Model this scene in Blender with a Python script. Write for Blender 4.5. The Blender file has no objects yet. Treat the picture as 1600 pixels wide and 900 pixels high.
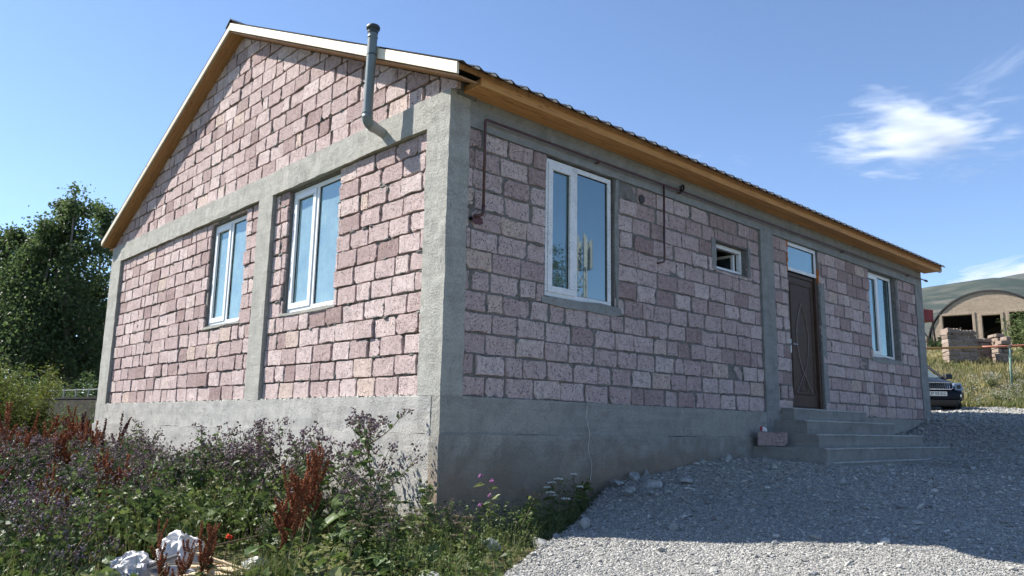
import bpy, bmesh, math, random
import numpy as np
from mathutils import Vector, Matrix

random.seed(7)
rng = np.random.default_rng(11)
scene = bpy.context.scene
COL = scene.collection
R = math.radians

# ------------------------------------------------------------------ camera
CAM = Vector((-4.6075, -5.8974, -0.2797))
YAW, PITCH, ROLL = 0.8191, 0.1759, 0.0189
fwd = Vector((math.cos(PITCH)*math.cos(YAW), math.cos(PITCH)*math.sin(YAW), math.sin(PITCH)))
rt0 = Vector((math.sin(YAW), -math.cos(YAW), 0.0))
up0 = rt0.cross(fwd)
rt = math.cos(ROLL)*rt0 + math.sin(ROLL)*up0
up = -math.sin(ROLL)*rt0 + math.cos(ROLL)*up0
cam_data = bpy.data.cameras.new('camera')
cam_data.sensor_width = 36.0
cam_data.lens = 36.0*1218.88/1600.0
cam_data.clip_start = 0.05
cam_data.clip_end = 20000.0
cam = bpy.data.objects.new('camera', cam_data)
COL.objects.link(cam)
m = Matrix((rt, up, -fwd)).transposed().to_4x4()
m.translation = CAM
cam.matrix_world = m
scene.camera = cam

# ------------------------------------------------------------------ world, sun, exposure
SUN_DIR = Vector((-1.0, 1.72, 1.98)).normalized()      # towards the sun
SUN_EL = math.asin(SUN_DIR.z)
SUN_ROT = math.atan2(SUN_DIR.x, SUN_DIR.y)
world = bpy.data.worlds.new('World')
scene.world = world
world.use_nodes = True
wn, wl = world.node_tree.nodes, world.node_tree.links
wn.clear()
w_out = wn.new('ShaderNodeOutputWorld')
w_bg = wn.new('ShaderNodeBackground')
w_bg.inputs['Strength'].default_value = 0.10
w_sky = wn.new('ShaderNodeTexSky')
w_sky.sky_type = 'NISHITA'
w_sky.sun_disc = False
w_sky.sun_elevation = SUN_EL
w_sky.sun_rotation = SUN_ROT
w_sky.altitude = 1800.0
w_sky.air_density = 1.0
w_sky.dust_density = 0.35
w_sky.ozone_density = 4.5
wl.new(w_sky.outputs[0], w_bg.inputs['Color'])
wl.new(w_bg.outputs[0], w_out.inputs['Surface'])

sun_data = bpy.data.lights.new('sun', 'SUN')
sun_data.energy = 5.0
sun_data.angle = R(0.5)
sun_data.color = (1.0, 0.95, 0.87)
sun = bpy.data.objects.new('sun', sun_data)
COL.objects.link(sun)
sun.rotation_euler = (-SUN_DIR).to_track_quat('-Z', 'Y').to_euler()
sun.location = (-20, 40, 50)

scene.view_settings.view_transform = 'Standard'
scene.view_settings.look = 'None'
scene.view_settings.exposure = 1.18
scene.view_settings.gamma = 1.0
scene.render.engine = 'CYCLES'
scene.cycles.use_denoising = True
scene.cycles.max_bounces = 8
scene.cycles.diffuse_bounces = 3
scene.cycles.transparent_max_bounces = 16
scene.cycles.volume_bounces = 3

# ------------------------------------------------------------------ helpers
def tag(o, label=None, cat=None, group=None, kind=None):
    if label: o['label'] = label
    if cat: o['category'] = cat
    if group: o['group'] = group
    if kind: o['kind'] = kind
    return o

def empty(name, loc=(0, 0, 0), rz=0.0, label=None, cat=None, group=None, parent=None):
    o = bpy.data.objects.new(name, None)
    o.empty_display_size = 0.2
    COL.objects.link(o)
    o.location = loc
    o.rotation_euler = (0, 0, rz)
    if parent: o.parent = parent
    return tag(o, label, cat, group)

def link(name, mesh, parent=None, mat=None):
    o = bpy.data.objects.new(name, mesh)
    COL.objects.link(o)
    if parent: o.parent = parent
    if mat is not None and len(mesh.materials) == 0:
        mesh.materials.append(mat)
    return o

def copy_tree(o, parent=None):
    c = o.copy()
    COL.objects.link(c)
    if parent: c.parent = parent
    for ch in list(o.children):
        copy_tree(ch, c)
    return c

def smooth_all(me):
    me.polygons.foreach_set('use_smooth', np.ones(len(me.polygons), dtype=bool))

class MB:
    """collects shapes into one mesh"""
    def __init__(self):
        self.v, self.f, self.t = [], [], []
        self.tint = 0.5
    def add(self, verts, faces):
        b = len(self.v)
        self.v += [tuple(p) for p in verts]
        self.f += [tuple(i+b for i in f) for f in faces]
        self.t += [self.tint]*len(verts)
    def box(self, x0, x1, y0, y1, z0, z1):
        x0, x1 = min(x0, x1), max(x0, x1); y0, y1 = min(y0, y1), max(y0, y1); z0, z1 = min(z0, z1), max(z0, z1)
        self.add([(x0,y0,z0),(x1,y0,z0),(x1,y1,z0),(x0,y1,z0),(x0,y0,z1),(x1,y0,z1),(x1,y1,z1),(x0,y1,z1)],
                 [(0,3,2,1),(4,5,6,7),(0,1,5,4),(1,2,6,5),(2,3,7,6),(3,0,4,7)])
    def hexa(self, p):
        """8 points: bottom ring 4, top ring 4"""
        self.add(p, [(0,3,2,1),(4,5,6,7),(0,1,5,4),(1,2,6,5),(2,3,7,6),(3,0,4,7)])
    def tube(self, pts, rad, n=6, cap=True):
        pts = [Vector(p) for p in pts]
        if not hasattr(rad, '__len__'): rad = [rad]*len(pts)
        vs, fs = [], []
        prev = None
        for i, p in enumerate(pts):
            if i == 0: d = pts[1]-pts[0]
            elif i == len(pts)-1: d = pts[-1]-pts[-2]
            else: d = (pts[i+1]-pts[i]).normalized()+(pts[i]-pts[i-1]).normalized()
            if d.length < 1e-9: d = Vector((0,0,1))
            d.normalize()
            if prev is None:
                a = Vector((0,0,1)) if abs(d.z) < .9 else Vector((1,0,0))
                u = d.cross(a).normalized()
            else:
                u = (prev - d*prev.dot(d))
                u = u.normalized() if u.length > 1e-6 else d.orthogonal().normalized()
            prev = u
            w = d.cross(u)
            for k in range(n):
                t = 2*math.pi*k/n
                vs.append(p+(u*math.cos(t)+w*math.sin(t))*rad[i])
        for i in range(len(pts)-1):
            for k in range(n):
                a, b = i*n+k, i*n+(k+1)%n
                fs.append((a, b, b+n, a+n))
        if cap:
            fs.append(tuple(reversed(range(n))))
            fs.append(tuple((len(pts)-1)*n+k for k in range(n)))
        self.add(vs, fs)
    def lathe(self, prof, c=(0,0,0), n=16, axis='z'):
        vs, fs = [], []
        for (r, h) in prof:
            for k in range(n):
                t = 2*math.pi*k/n
                a, b = r*math.cos(t), r*math.sin(t)
                if axis == 'z': q = (a, b, h)
                elif axis == 'y': q = (a, h, -b)
                else: q = (h, a, b)
                vs.append((q[0]+c[0], q[1]+c[1], q[2]+c[2]))
        for i in range(len(prof)-1):
            for k in range(n):
                a, b = i*n+k, i*n+(k+1)%n
                fs.append((a, b, b+n, a+n))
        fs.append(tuple(reversed(range(n))))
        fs.append(tuple((len(prof)-1)*n+k for k in range(n)))
        self.add(vs, fs)
    def build(self, name, mat, parent=None, smooth=False, bevel=0.0, seg=2):
        me = bpy.data.meshes.new(name)
        me.from_pydata(self.v, [], self.f)
        if smooth: smooth_all(me)
        at = me.attributes.new('tint', 'FLOAT', 'POINT')
        at.data.foreach_set('value', np.array(self.t, dtype=np.float32))
        o = link(name, me, parent, mat)
        if bevel:
            bv = o.modifiers.new('bevel', 'BEVEL'); bv.width = bevel; bv.segments = seg; bv.limit_method = 'ANGLE'
        return o

def np_mesh(name, V, F, mat, tint=None, smooth=False, parent=None):
    """V (n,3) float, F (m,k) int"""
    V = np.ascontiguousarray(V, dtype=np.float32); F = np.ascontiguousarray(F, dtype=np.int32)
    me = bpy.data.meshes.new(name)
    me.vertices.add(len(V)); me.vertices.foreach_set('co', V.ravel())
    k = F.shape[1]
    me.loops.add(F.size); me.loops.foreach_set('vertex_index', F.ravel())
    me.polygons.add(len(F))
    me.polygons.foreach_set('loop_start', np.arange(0, F.size, k, dtype=np.int32))
    me.polygons.foreach_set('use_smooth', np.full(len(F), smooth, dtype=bool))
    me.update(calc_edges=True)
    me.validate()
    if tint is not None:
        at = me.attributes.new('tint', 'FLOAT', 'POINT')
        at.data.foreach_set('value', np.ascontiguousarray(tint, dtype=np.float32))
    return link(name, me, parent, mat)

def rough_box(mb, x0, x1, y0, y1, z0, z1, step=0.12, amp=0.004, seed=0):
    """box with subdivided, slightly wavy faces (shuttered concrete)"""
    bm = bmesh.new()
    r = random.Random(seed)
    def axis(a, b):
        n = max(1, int(round((b-a)/step))); return [a+(b-a)*i/n for i in range(n+1)]
    X, Y, Z = axis(x0, x1), axis(y0, y1), axis(z0, z1)
    cache = {}
    def vert(i, j, k):
        key = (i, j, k)
        if key not in cache:
            p = Vector((X[i], Y[j], Z[k]))
            from mathutils import noise
            d = noise.noise_vector(p*3.1+Vector((seed, 0, 0)))*amp + noise.noise_vector(p*11.0)*amp*0.7
            cache[key] = len(mb.v)+len(vs); vs.append(tuple(p+d))
        return cache[key]
    vs, fs = [], []
    nx, ny, nz = len(X)-1, len(Y)-1, len(Z)-1
    for i in range(nx):
        for j in range(ny):
            fs.append((vert(i,j,0),vert(i,j+1,0),vert(i+1,j+1,0),vert(i+1,j,0)))
            fs.append((vert(i,j,nz),vert(i+1,j,nz),vert(i+1,j+1,nz),vert(i,j+1,nz)))
    for i in range(nx):
        for k in range(nz):
            fs.append((vert(i,0,k),vert(i+1,0,k),vert(i+1,0,k+1),vert(i,0,k+1)))
            fs.append((vert(i,ny,k),vert(i,ny,k+1),vert(i+1,ny,k+1),vert(i+1,ny,k)))
    for j in range(ny):
        for k in range(nz):
            fs.append((vert(0,j,k),vert(0,j,k+1),vert(0,j+1,k+1),vert(0,j+1,k)))
            fs.append((vert(nx,j,k),vert(nx,j+1,k),vert(nx,j+1,k+1),vert(nx,j,k+1)))
    bm.free()
    mb.v += vs; mb.f += fs; mb.t += [mb.tint]*len(vs)

# ------------------------------------------------------------------ materials
class NT:
    def __init__(self, name):
        self.m = bpy.data.materials.new(name); self.m.use_nodes = True
        self.n = self.m.node_tree.nodes; self.l = self.m.node_tree.links
        self.b = self.n['Principled BSDF']; self.out = self.n['Material Output']
        self.tc = self.n.new('ShaderNodeTexCoord').outputs['Object']
    def node(self, t, **kw):
        nd = self.n.new(t)
        for k, v in kw.items(): setattr(nd, k, v)
        return nd
    def put(self, a, b): 
        if isinstance(a, (int, float)): b.default_value = a
        elif isinstance(a, tuple): b.default_value = a if len(a) == len(b.default_value) else a+(1,)
        else: self.l.new(a, b)
    def mapping(self, scale, loc=(0,0,0), vec=None, rot=(0,0,0)):
        nd = self.node('ShaderNodeMapping'); self.put(vec or self.tc, nd.inputs[0])
        nd.inputs['Scale'].default_value = scale; nd.inputs['Location'].default_value = loc; nd.inputs['Rotation'].default_value = rot
        return nd.outputs[0]
    def noise(self, scale, detail=4, rough=0.55, vec=None, dist=0.0, out='Fac'):
        nd = self.node('ShaderNodeTexNoise'); self.put(vec or self.tc, nd.inputs['Vector'])
        nd.inputs['Scale'].default_value = scale; nd.inputs['Detail'].default_value = detail
        nd.inputs['Roughness'].default_value = rough; nd.inputs['Distortion'].default_value = dist
        return nd.outputs[out]
    def voro(self, scale, vec=None, feature='F1', rand=1.0):
        nd = self.node('ShaderNodeTexVoronoi', feature=feature); self.put(vec or self.tc, nd.inputs['Vector'])
        nd.inputs['Scale'].default_value = scale; nd.inputs['Randomness'].default_value = rand
        return nd.outputs['Distance']
    def ramp(self, fac, stops, interp='LINEAR'):
        nd = self.node('ShaderNodeValToRGB'); self.put(fac, nd.inputs[0])
        cr = nd.color_ramp; cr.interpolation = interp
        while len(cr.elements) > 1: cr.elements.remove(cr.elements[-1])
        for i, (p, c) in enumerate(stops):
            e = cr.elements[0] if i == 0 else cr.elements.new(p)
            e.position = p; e.color = c if len(c) == 4 else (*c, 1)
        return nd.outputs[0]
    def rng(self, v, a, b, c=0.0, d=1.0):
        nd = self.node('ShaderNodeMapRange'); self.put(v, nd.inputs[0])
        for i, q in enumerate((a, b, c, d)): nd.inputs[i+1].default_value = q
        return nd.outputs[0]
    def mix(self, f, a, b, mode='MIX'):
        nd = self.node('ShaderNodeMix', data_type='RGBA', blend_type=mode)
        self.put(f, nd.inputs[0]); self.put(a, nd.inputs[6]); self.put(b, nd.inputs[7])
        return nd.outputs[2]
    def math(self, op, a, b=0.0):
        nd = self.node('ShaderNodeMath', operation=op); self.put(a, nd.inputs[0]); self.put(b, nd.inputs[1])
        return nd.outputs[0]
    def attr(self, name='tint'):
        return self.node('ShaderNodeAttribute', attribute_name=name).outputs['Fac']
    def sep(self, vec=None):
        nd = self.node('ShaderNodeSeparateXYZ'); self.put(vec or self.tc, nd.inputs[0]); return nd.outputs
    def bump(self, h, strength=0.5, dist=0.01, prev=None):
        nd = self.node('ShaderNodeBump'); self.put(h, nd.inputs['Height'])
        nd.inputs['Strength'].default_value = strength; nd.inputs['Distance'].default_value = dist
        if prev is not None: self.l.new(prev, nd.inputs['Normal'])
        return nd.outputs[0]
    def done(self, col=None, rough=0.8, normal=None, metal=0.0, spec=0.3):
        if col is not None: self.put(col, self.b.inputs['Base Color'])
        self.put(rough, self.b.inputs['Roughness']); self.put(metal, self.b.inputs['Metallic'])
        self.put(spec, self.b.inputs['Specular IOR Level'])
        if normal is not None: self.l.new(normal, self.b.inputs['Normal'])
        return self.m

def m_brick():
    t = NT('tuff_brick')
    a = t.attr()
    base = t.ramp(a, [(0.0, (.25,.158,.150)), (.12, (.35,.240,.228)), (.32, (.48,.358,.342)), (.6, (.59,.462,.442)), (.86, (.68,.560,.535)), (.94, (.63,.495,.415)), (1.0, (.58,.44,.365))])
    n1 = t.noise(9, 5, .6); n2 = t.noise(70, 4, .7)
    c = t.mix(t.rng(n1, .38, .62), t.mix(.42, base, (.34,.25,.24)), base)
    n5 = t.noise(30, 5, .7)
    c = t.mix(t.rng(n5, .38, .50, .34, 0), c, (.26,.19,.175))
    c = t.mix(t.rng(n5, .52, .66, 0, .28), c, (.74,.65,.60))
    c = t.mix(t.rng(n2, .35, .65), t.mix(.22, c, (.62,.52,.50)), c)
    v = t.voro(46); pore = t.rng(v, .18, .34, 1, 0)
    msk = t.rng(t.noise(17, 4), .42, .54)
    pore = t.math('MULTIPLY', pore, msk)
    c = t.mix(t.math('MULTIPLY', pore, .72), c, (.09,.065,.065))
    # cement smeared over some faces
    sm = t.rng(t.noise(2.3, 6, .62, dist=.6), .655, .72)
    sm2 = t.math('MULTIPLY', sm, t.rng(t.noise(30, 3), .3, .55))
    c = t.mix(t.math('MULTIPLY', sm2, .75), c, (.27,.265,.25))
    # vertical drip streaks
    st = t.noise(1.0, 4, .6, vec=t.mapping((26, 26, 1.6)))
    stm = t.math('MULTIPLY', t.rng(st, .56, .72), t.rng(t.sep()[2], 1.4, 2.8))
    c = t.mix(t.math('MULTIPLY', stm, .42), c, (.17,.11,.105))
    h = t.math('SUBTRACT', t.math('ADD', t.math('MULTIPLY', n1, .8), t.math('MULTIPLY', n2, .7)), t.math('MULTIPLY', pore, 1.4))
    return t.done(c, .92, t.bump(h, 1.0, .02), spec=.15)

def m_mortar():
    t = NT('mortar')
    n1 = t.noise(12, 6, .65); n2 = t.noise(60, 4, .7)
    c = t.ramp(n1, [(.25, (.17,.163,.15)), (.5, (.27,.262,.243)), (.75, (.37,.36,.335))])
    c = t.mix(t.rng(n2, .3, .7), t.mix(.4, c, (.08,.075,.07)), c)
    return t.done(c, .95, t.bump(t.math('ADD', n1, n2), 1.0, .03), spec=.1)

def m_concrete(name, tone, warm, bump=.5, dirt=True, soil=False):
    t = NT(name)
    n0 = t.noise(1.1, 5, .6, dist=.8); n1 = t.noise(5, 6, .6, dist=.4); n2 = t.noise(48, 5, .7); n3 = t.noise(150, 2)
    dk = tuple(q*.62 for q in tone); lt = tuple(min(.62, q*1.28) for q in tone)
    c = t.ramp(n1, [(.25, dk), (.5, tone), (.75, lt)])
    c = t.mix(t.rng(n0, .42, .62, 0, .55), c, warm)
    c = t.mix(t.rng(n2, .3, .62, .45, 0), c, dk)
    n4 = t.noise(52, 4, .75)
    c = t.mix(t.rng(n4, .36, .52, .55 if bump > .6 else .25, 0), c, dk)
    c = t.mix(t.rng(n4, .54, .70, 0, .45 if bump > .6 else .2), c, lt)
    pit = t.math('MULTIPLY', t.rng(t.voro(38), .06, .16, 1, 0), t.rng(t.noise(9, 2), .48, .6))
    c = t.mix(t.math('MULTIPLY', pit, .8), c, (.07,.07,.065))
    if dirt:
        st = t.noise(1.0, 5, .65, vec=t.mapping((14, 14, 1.3)))
        c = t.mix(t.rng(st, .58, .78, 0, .45), c, tuple(q*.5 for q in tone))
    pour = t.noise(1.0, 3, .5, vec=t.mapping((.5, .5, 9.0)))
    c = t.mix(t.rng(pour, .50, .56, 0, .22), c, tuple(q*.6 for q in tone))
    ck = t.rng(t.voro(1.3, vec=t.mapping((1,1,1), vec=t.noise(2.2, 5, .6, out='Color')), feature='DISTANCE_TO_EDGE'), 0.0, .006, 1, 0)
    c = t.mix(t.math('MULTIPLY', ck, .5), c, (.07,.068,.06))
    if soil:
        z = t.sep()[2]
        zz = t.math('ADD', z, t.math('MULTIPLY', t.math('SUBTRACT', n0, .5), 1.0))
        c = t.mix(t.rng(zz, -.40, -.85, 0, .85), c, (.26,.19,.135))
        patch = t.rng(t.noise(1.4, 6, .62, dist=1.2), .50, .535)
        lowm = t.rng(z, -.30, -.42)
        c = t.mix(t.math('MULTIPLY', t.math('MULTIPLY', patch, lowm), .26), c, (.15,.135,.115))
    h = t.math('ADD', t.math('MULTIPLY', n1, 1.2), t.math('ADD', t.math('MULTIPLY', n2, .9), t.math('MULTIPLY', n4, .5)))
    h = t.math('SUBTRACT', h, t.math('MULTIPLY', pit, .8))
    return t.done(c, .93, t.bump(h, bump, .02), spec=.15)

def m_wood(name, light, dark, axis_scale, rough=.6):
    t = NT(name)
    v = t.mapping(axis_scale)
    g = t.noise(1.0, 6, .62, vec=v, dist=1.4); g2 = t.noise(3.5, 3, .6, vec=v)
    c = t.ramp(g, [(.28, dark), (.5, light), (.72, tuple(min(.9, q*1.12) for q in light))])
    c = t.mix(t.rng(g2, .56, .72, 0, .5), c, dark)
    c = t.mix(t.math('MULTIPLY', t.attr(), .55), c, tuple(q*.62 for q in light))
    kn = t.rng(t.voro(2.3, vec=t.mapping(tuple(min(6.0, max(1.0, q*.30)) for q in axis_scale))), .05, .13, 1, 0)
    c = t.mix(t.math('MULTIPLY', kn, .7), c, tuple(q*.28 for q in dark))
    return t.done(c, rough, t.bump(g, .25, .004), spec=.25)

def m_plain(name, col, rough=.5, metal=0.0, spec=.5, var=.15, scale=14, bump=.0):
    t = NT(name)
    n = t.noise(scale, 5, .6)
    c = t.ramp(n, [(.3, tuple(q*(1-var) for q in col)), (.7, tuple(min(1, q*(1+var)) for q in col))])
    nm = t.bump(n, bump, .01) if bump else None
    return t.done(c, rough, nm, metal, spec)

def m_leaf(name, stops, rough=.55, trans=.35, spec=.35):
    t = NT(name)
    a = t.attr()
    c = t.ramp(a, stops)
    c = t.mix(t.rng(t.noise(30, 3), .3, .7, 0, .3), c, tuple(q*.55 for q in stops[len(stops)//2][1]))
    t.done(c, rough, spec=spec)
    tr = t.node('ShaderNodeBsdfTranslucent'); t.l.new(c, tr.inputs['Color'])
    mx = t.node('ShaderNodeMixShader'); mx.inputs[0].default_value = trans
    t.l.new(t.b.outputs[0], mx.inputs[1]); t.l.new(tr.outputs[0], mx.inputs[2]); t.l.new(mx.outputs[0], t.out.inputs['Surface'])
    return t.m

def m_tint(name, stops, rough=.9, spec=.2, fine=60, bump=.4):
    t = NT(name)
    c = t.ramp(t.attr(), stops)
    n = t.noise(fine, 4, .65)
    c = t.mix(t.rng(n, .3, .7, 0, .45), c, tuple(q*.5 for q in stops[len(stops)//2][1]))
    return t.done(c, rough, t.bump(n, bump, .01), spec=spec)

def m_glass(name, film, refl, tint=(.55,.66,.68), milk=0.0):
    """window glass: clear pane with a strong mirror sheen and run marks"""
    t = NT(name)
    st = t.noise(1.0, 5, .65, vec=t.mapping((38, 38, 1.1)))
    sp = t.noise(22, 5, .7)
    mark = t.math('MULTIPLY', t.rng(st, .60, .74), t.rng(t.noise(2.5, 3), .42, .62))
    dust = t.math('ADD', t.math('MULTIPLY', mark, film[0]), t.math('ADD', t.math('MULTIPLY', t.rng(sp, .62, .75), film[1]), t.math('MULTIPLY', t.rng(t.noise(3.5, 5, .6), .3, .7, .5, 1), milk)))
    gl = t.node('ShaderNodeBsdfGlossy'); gl.inputs['Roughness'].default_value = .015; gl.inputs['Color'].default_value = (.80,.95,.97,1)
    tr = t.node('ShaderNodeBsdfTransparent'); tr.inputs['Color'].default_value = (*tint, 1)
    fr = t.node('ShaderNodeFresnel'); fr.inputs['IOR'].default_value = 1.52
    fac = t.rng(fr.outputs[0], 0.0, 1.0, refl, 1.0)
    m1 = t.node('ShaderNodeMixShader'); t.l.new(fac, m1.inputs[0]); t.l.new(tr.outputs[0], m1.inputs[1]); t.l.new(gl.outputs[0], m1.inputs[2])
    df = t.node('ShaderNodeBsdfDiffuse'); df.inputs['Color'].default_value = (.40,.58,.62,1)
    m2 = t.node('ShaderNodeMixShader'); t.l.new(dust, m2.inputs[0]); t.l.new(m1.outputs[0], m2.inputs[1]); t.l.new(df.outputs[0], m2.inputs[2])
    t.l.new(m2.outputs[0], t.out.inputs['Surface'])
    return t.m

def m_frame(name, marks):
    t = NT(name)
    n = t.noise(40, 4, .7)
    c = t.ramp(n, [(.3, (.70,.71,.72)), (.7, (.82,.82,.81))])
    if marks:
        f = t.rng(t.noise(85, 2, .5, vec=t.mapping((1,1,.9))), .57, .62)
        g = t.rng(t.noise(9, 2), .40, .55)
        c = t.mix(t.math('MULTIPLY', t.math('MULTIPLY', f, g), .7), c, (.12,.12,.12))
        d = t.rng(t.noise(6, 5, .65), .55, .75)
        c = t.mix(t.math('MULTIPLY', d, .35), c, (.30,.28,.25))
    return t.done(c, .35, None, spec=.4)

BRICK = m_brick(); MORTAR = m_mortar()
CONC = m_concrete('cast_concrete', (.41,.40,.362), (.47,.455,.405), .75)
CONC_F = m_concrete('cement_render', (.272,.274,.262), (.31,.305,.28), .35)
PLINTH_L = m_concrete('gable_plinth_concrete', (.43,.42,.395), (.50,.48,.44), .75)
STEP_LIT = m_concrete('sky_lit_step_edge', (.42,.415,.39), (.47,.46,.43), .5)  # paler concrete: sky light on the step edges put into the colour
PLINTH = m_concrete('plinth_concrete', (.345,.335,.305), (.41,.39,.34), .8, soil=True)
STEPC = m_concrete('step_concrete', (.285,.28,.26), (.33,.32,.29), .5)
WOOD_X = m_wood('pine_soffit', (.55,.275,.095), (.31,.13,.045), (1.2, 26, 26))
WOOD_B = m_wood('fresh_pine_board', (.80,.72,.58), (.66,.53,.37), (30, 2.2, 7))
WOOD_V = m_wood('verge_pine', (.40,.215,.095), (.21,.10,.045), (24, 2.0, 4.5))
PLANKW = m_wood('scrap_pine', (.66,.53,.36), (.45,.31,.18), (3, 30, 30))
ROOFM = m_plain('dark_metal_tile', (.030,.028,.030), .45, .0, .5)
PVC_GREY = m_plain('grey_pvc', (.155,.190,.195), .42, 0, .45, .10)
CAPM = m_plain('dark_cap', (.035,.042,.045), .5)
GASPIPE = m_plain('brown_pipe_paint', (.075,.032,.028), .45, 0, .5, .3)
BLACK = m_plain('black_void', (.006,.006,.006), .9, 0, .1)
WHITEF = m_frame('white_pvc', False); WHITEM = m_frame('filmed_white_pvc', True)
GLASS_F = m_glass('front_glass', (.22, .05), .20, milk=.10)
GLASS_L = m_glass('side_glass', (.50, .12), .27, milk=.50)
GLASS_T = m_glass('transom_glass', (.5, .1), .26, milk=.26)
DOORM = m_plain('brown_door_paint', (.070,.042,.030), .55, 0, .22, .2)
DOORE = m_plain('door_moulding', (.15,.115,.095), .4, 0, .5, .2)
FOAM = m_plain('orange_foam', (.42,.14,.03), .9, 0, .1, .3)
STEEL = m_plain('handle_steel', (.45,.44,.42), .3, .9)
ROOMW = m_plain('room_plaster', (.16,.155,.145), .9, 0, .1)

# ------------------------------------------------------------------ the house
HL, HW, MH, BT = 12.72, 10.80, 2.77, 3.10        # length, width, masonry height, beam top
ROW = MH/13.0
YR = HW/2.0
def vbot(y): return 5.718-0.459*abs(y-YR)          # underside of the verge boards
house = empty('house', (0, 0, 0), 0, 'unfinished one-storey house of pink tuff blocks in a grey concrete frame', 'house')

F_OPEN = [(1.43, 2.63, 1.14, 2.77), (4.86, 5.73, 1.985, 2.39), (6.97, 8.03, 0.0, 2.77), (10.08, 11.35, 1.125, 2.765)]
L_OPEN = [(2.18, 3.45, 1.105, 2.745), (4.74, 5.975, 1.13, 2.72)]

def mapf(side):
    return (lambda u, d, z: (u, d, z)) if side == 'front' else (lambda u, d, z: (d, u, z))

def slab(mb, side, ub, zb, holes, d0, d1):
    mp = mapf(side)
    us = sorted(set([ub[0], ub[1]]+[q for h in holes for q in h[:2]])); zs = sorted(set([zb[0], zb[1]]+[q for h in holes for q in h[2:]]))
    us = [q for q in us if ub[0] <= q <= ub[1]]; zs = [q for q in zs if zb[0] <= q <= zb[1]]
    def solid(i, k):
        if i < 0 or k < 0 or i >= len(us)-1 or k >= len(zs)-1: return False
        cu, cz = (us[i]+us[i+1])/2, (zs[k]+zs[k+1])/2
        return not any(h[0] < cu < h[1] and h[2] < cz < h[3] for h in holes)
    flip = side != 'front'
    def q(*p):
        p = [mp(*a) for a in p]
        mb.add(p, [(3,2,1,0) if flip else (0,1,2,3)])
    for i in range(len(us)-1):
        for k in range(len(zs)-1):
            if not solid(i, k): continue
            u0, u1, z0, z1 = us[i], us[i+1], zs[k], zs[k+1]
            q((u0,d0,z0),(u1,d0,z0),(u1,d0,z1),(u0,d0,z1)); q((u1,d1,z0),(u0,d1,z0),(u0,d1,z1),(u1,d1,z1))
            if not solid(i-1, k): q((u0,d1,z0),(u0,d0,z0),(u0,d0,z1),(u0,d1,z1))
            if not solid(i+1, k): q((u1,d0,z0),(u1,d1,z0),(u1,d1,z1),(u1,d0,z1))
            if not solid(i, k-1): q((u0,d1,z0),(u1,d1,z0),(u1,d0,z0),(u0,d0,z0))
            if not solid(i, k+1): q((u0,d0,z1),(u1,d0,z1),(u1,d1,z1),(u0,d1,z1))

mb = MB(); slab(mb, 'front', (0.12, HL-.05), (-.05, 3.05), F_OPEN, 0.036, 0.40); mb.build('mortar_bed', MORTAR, house)
mb = MB(); slab(mb, 'left', (0.12, HW-.05), (-.05, 3.05), L_OPEN, 0.082, 0.42); mb.build('mortar_bed', MORTAR, house)
# gable mortar bed (prism)
mb = MB()
for d in (0.082, 0.34):
    mb.add([(d, -.02, 3.06), (d, HW+.02, 3.06), (d, HW+.02, vbot(HW)-.02), (d, YR, vbot(YR)-.02), (d, -.02, vbot(0)-.02)], [(0,1,2,3,4) if d > .1 else (4,3,2,1,0)])
n = 5
mb.f += [(i, (i+1) % n, 5+(i+1) % n, 5+i) for i in range(n)]
mb.build('gable_mortar_bed', MORTAR, house)
# hidden walls, floor, ceiling, partition
mb = MB(); mb.box(.40, HL-.01, HW-.35, HW-.01, -.3, 3.05); mb.build('rear_wall', MORTAR, house)
mb = MB(); mb.box(HL-.36, HL-.012, .405, HW-.36, -.3, 3.05); mb.build('end_wall', MORTAR, house)
mb = MB(); mb.box(.41, HL-.37, .41, HW-.36, -.2, -.03); mb.build('floor_slab', ROOMW, house)
mb = MB(); mb.box(.41, HL-.37, .41, HW-.36, 2.93, 3.04); mb.build('ceiling_slab', ROOMW, house)
mb = MB(); mb.box(6.1, 6.3, .42, HW-.37, -.02, 2.92); mb.box(.43, 6.09, 4.0, 4.15, -.02, 2.92); mb.box(6.31, HL-.38, 4.6, 4.75, -.02, 2.92); mb.box(9.0, 9.15, .42, 4.59, -.02, 2.92); mb.build('partition', ROOMW, house)
# far gable above the end wall
mb = MB()
for d in (HL-.30, HL-.02):
    mb.add([(d, 0, 3.06), (d, HW, 3.06), (d, HW, vbot(HW)-.02), (d, YR, vbot(YR)-.02), (d, 0, vbot(0)-.02)], [(0,1,2,3,4) if d > HL-.1 else (4,3,2,1,0)])
mb.f += [(i, (i+1) % 5, 5+(i+1) % 5, 5+i) for i in range(5)]
mb.build('far_gable', MORTAR, house)

# --- concrete frame
def conc(name, x0, x1, y0, y1, z0, z1, mat, step=.10, amp=.006, seed=0):
    mb = MB(); rough_box(mb, x0, x1, y0, y1, z0, z1, step, amp, seed)
    return mb.build(name, mat, house, smooth=False)
conc('corner_column', 0, .27, 0, .37, 0, 3.10, CONC, step=.06, amp=.009, seed=1)
conc('column', 0, .11, 3.84, 4.25, 0, 2.768, CONC, seed=2)
conc('column', 0, .11, 10.235, HW, 0, 2.768, CONC, seed=3)
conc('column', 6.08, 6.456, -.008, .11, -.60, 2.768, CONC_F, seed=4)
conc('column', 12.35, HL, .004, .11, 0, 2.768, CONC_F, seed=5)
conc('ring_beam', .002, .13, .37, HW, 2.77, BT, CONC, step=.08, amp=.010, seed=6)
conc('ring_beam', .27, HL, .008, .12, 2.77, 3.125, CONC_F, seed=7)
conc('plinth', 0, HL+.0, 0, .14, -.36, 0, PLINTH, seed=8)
conc('plinth', 0, .14, .14, HW, -.36, 0, PLINTH_L, amp=.010, seed=9)
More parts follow.
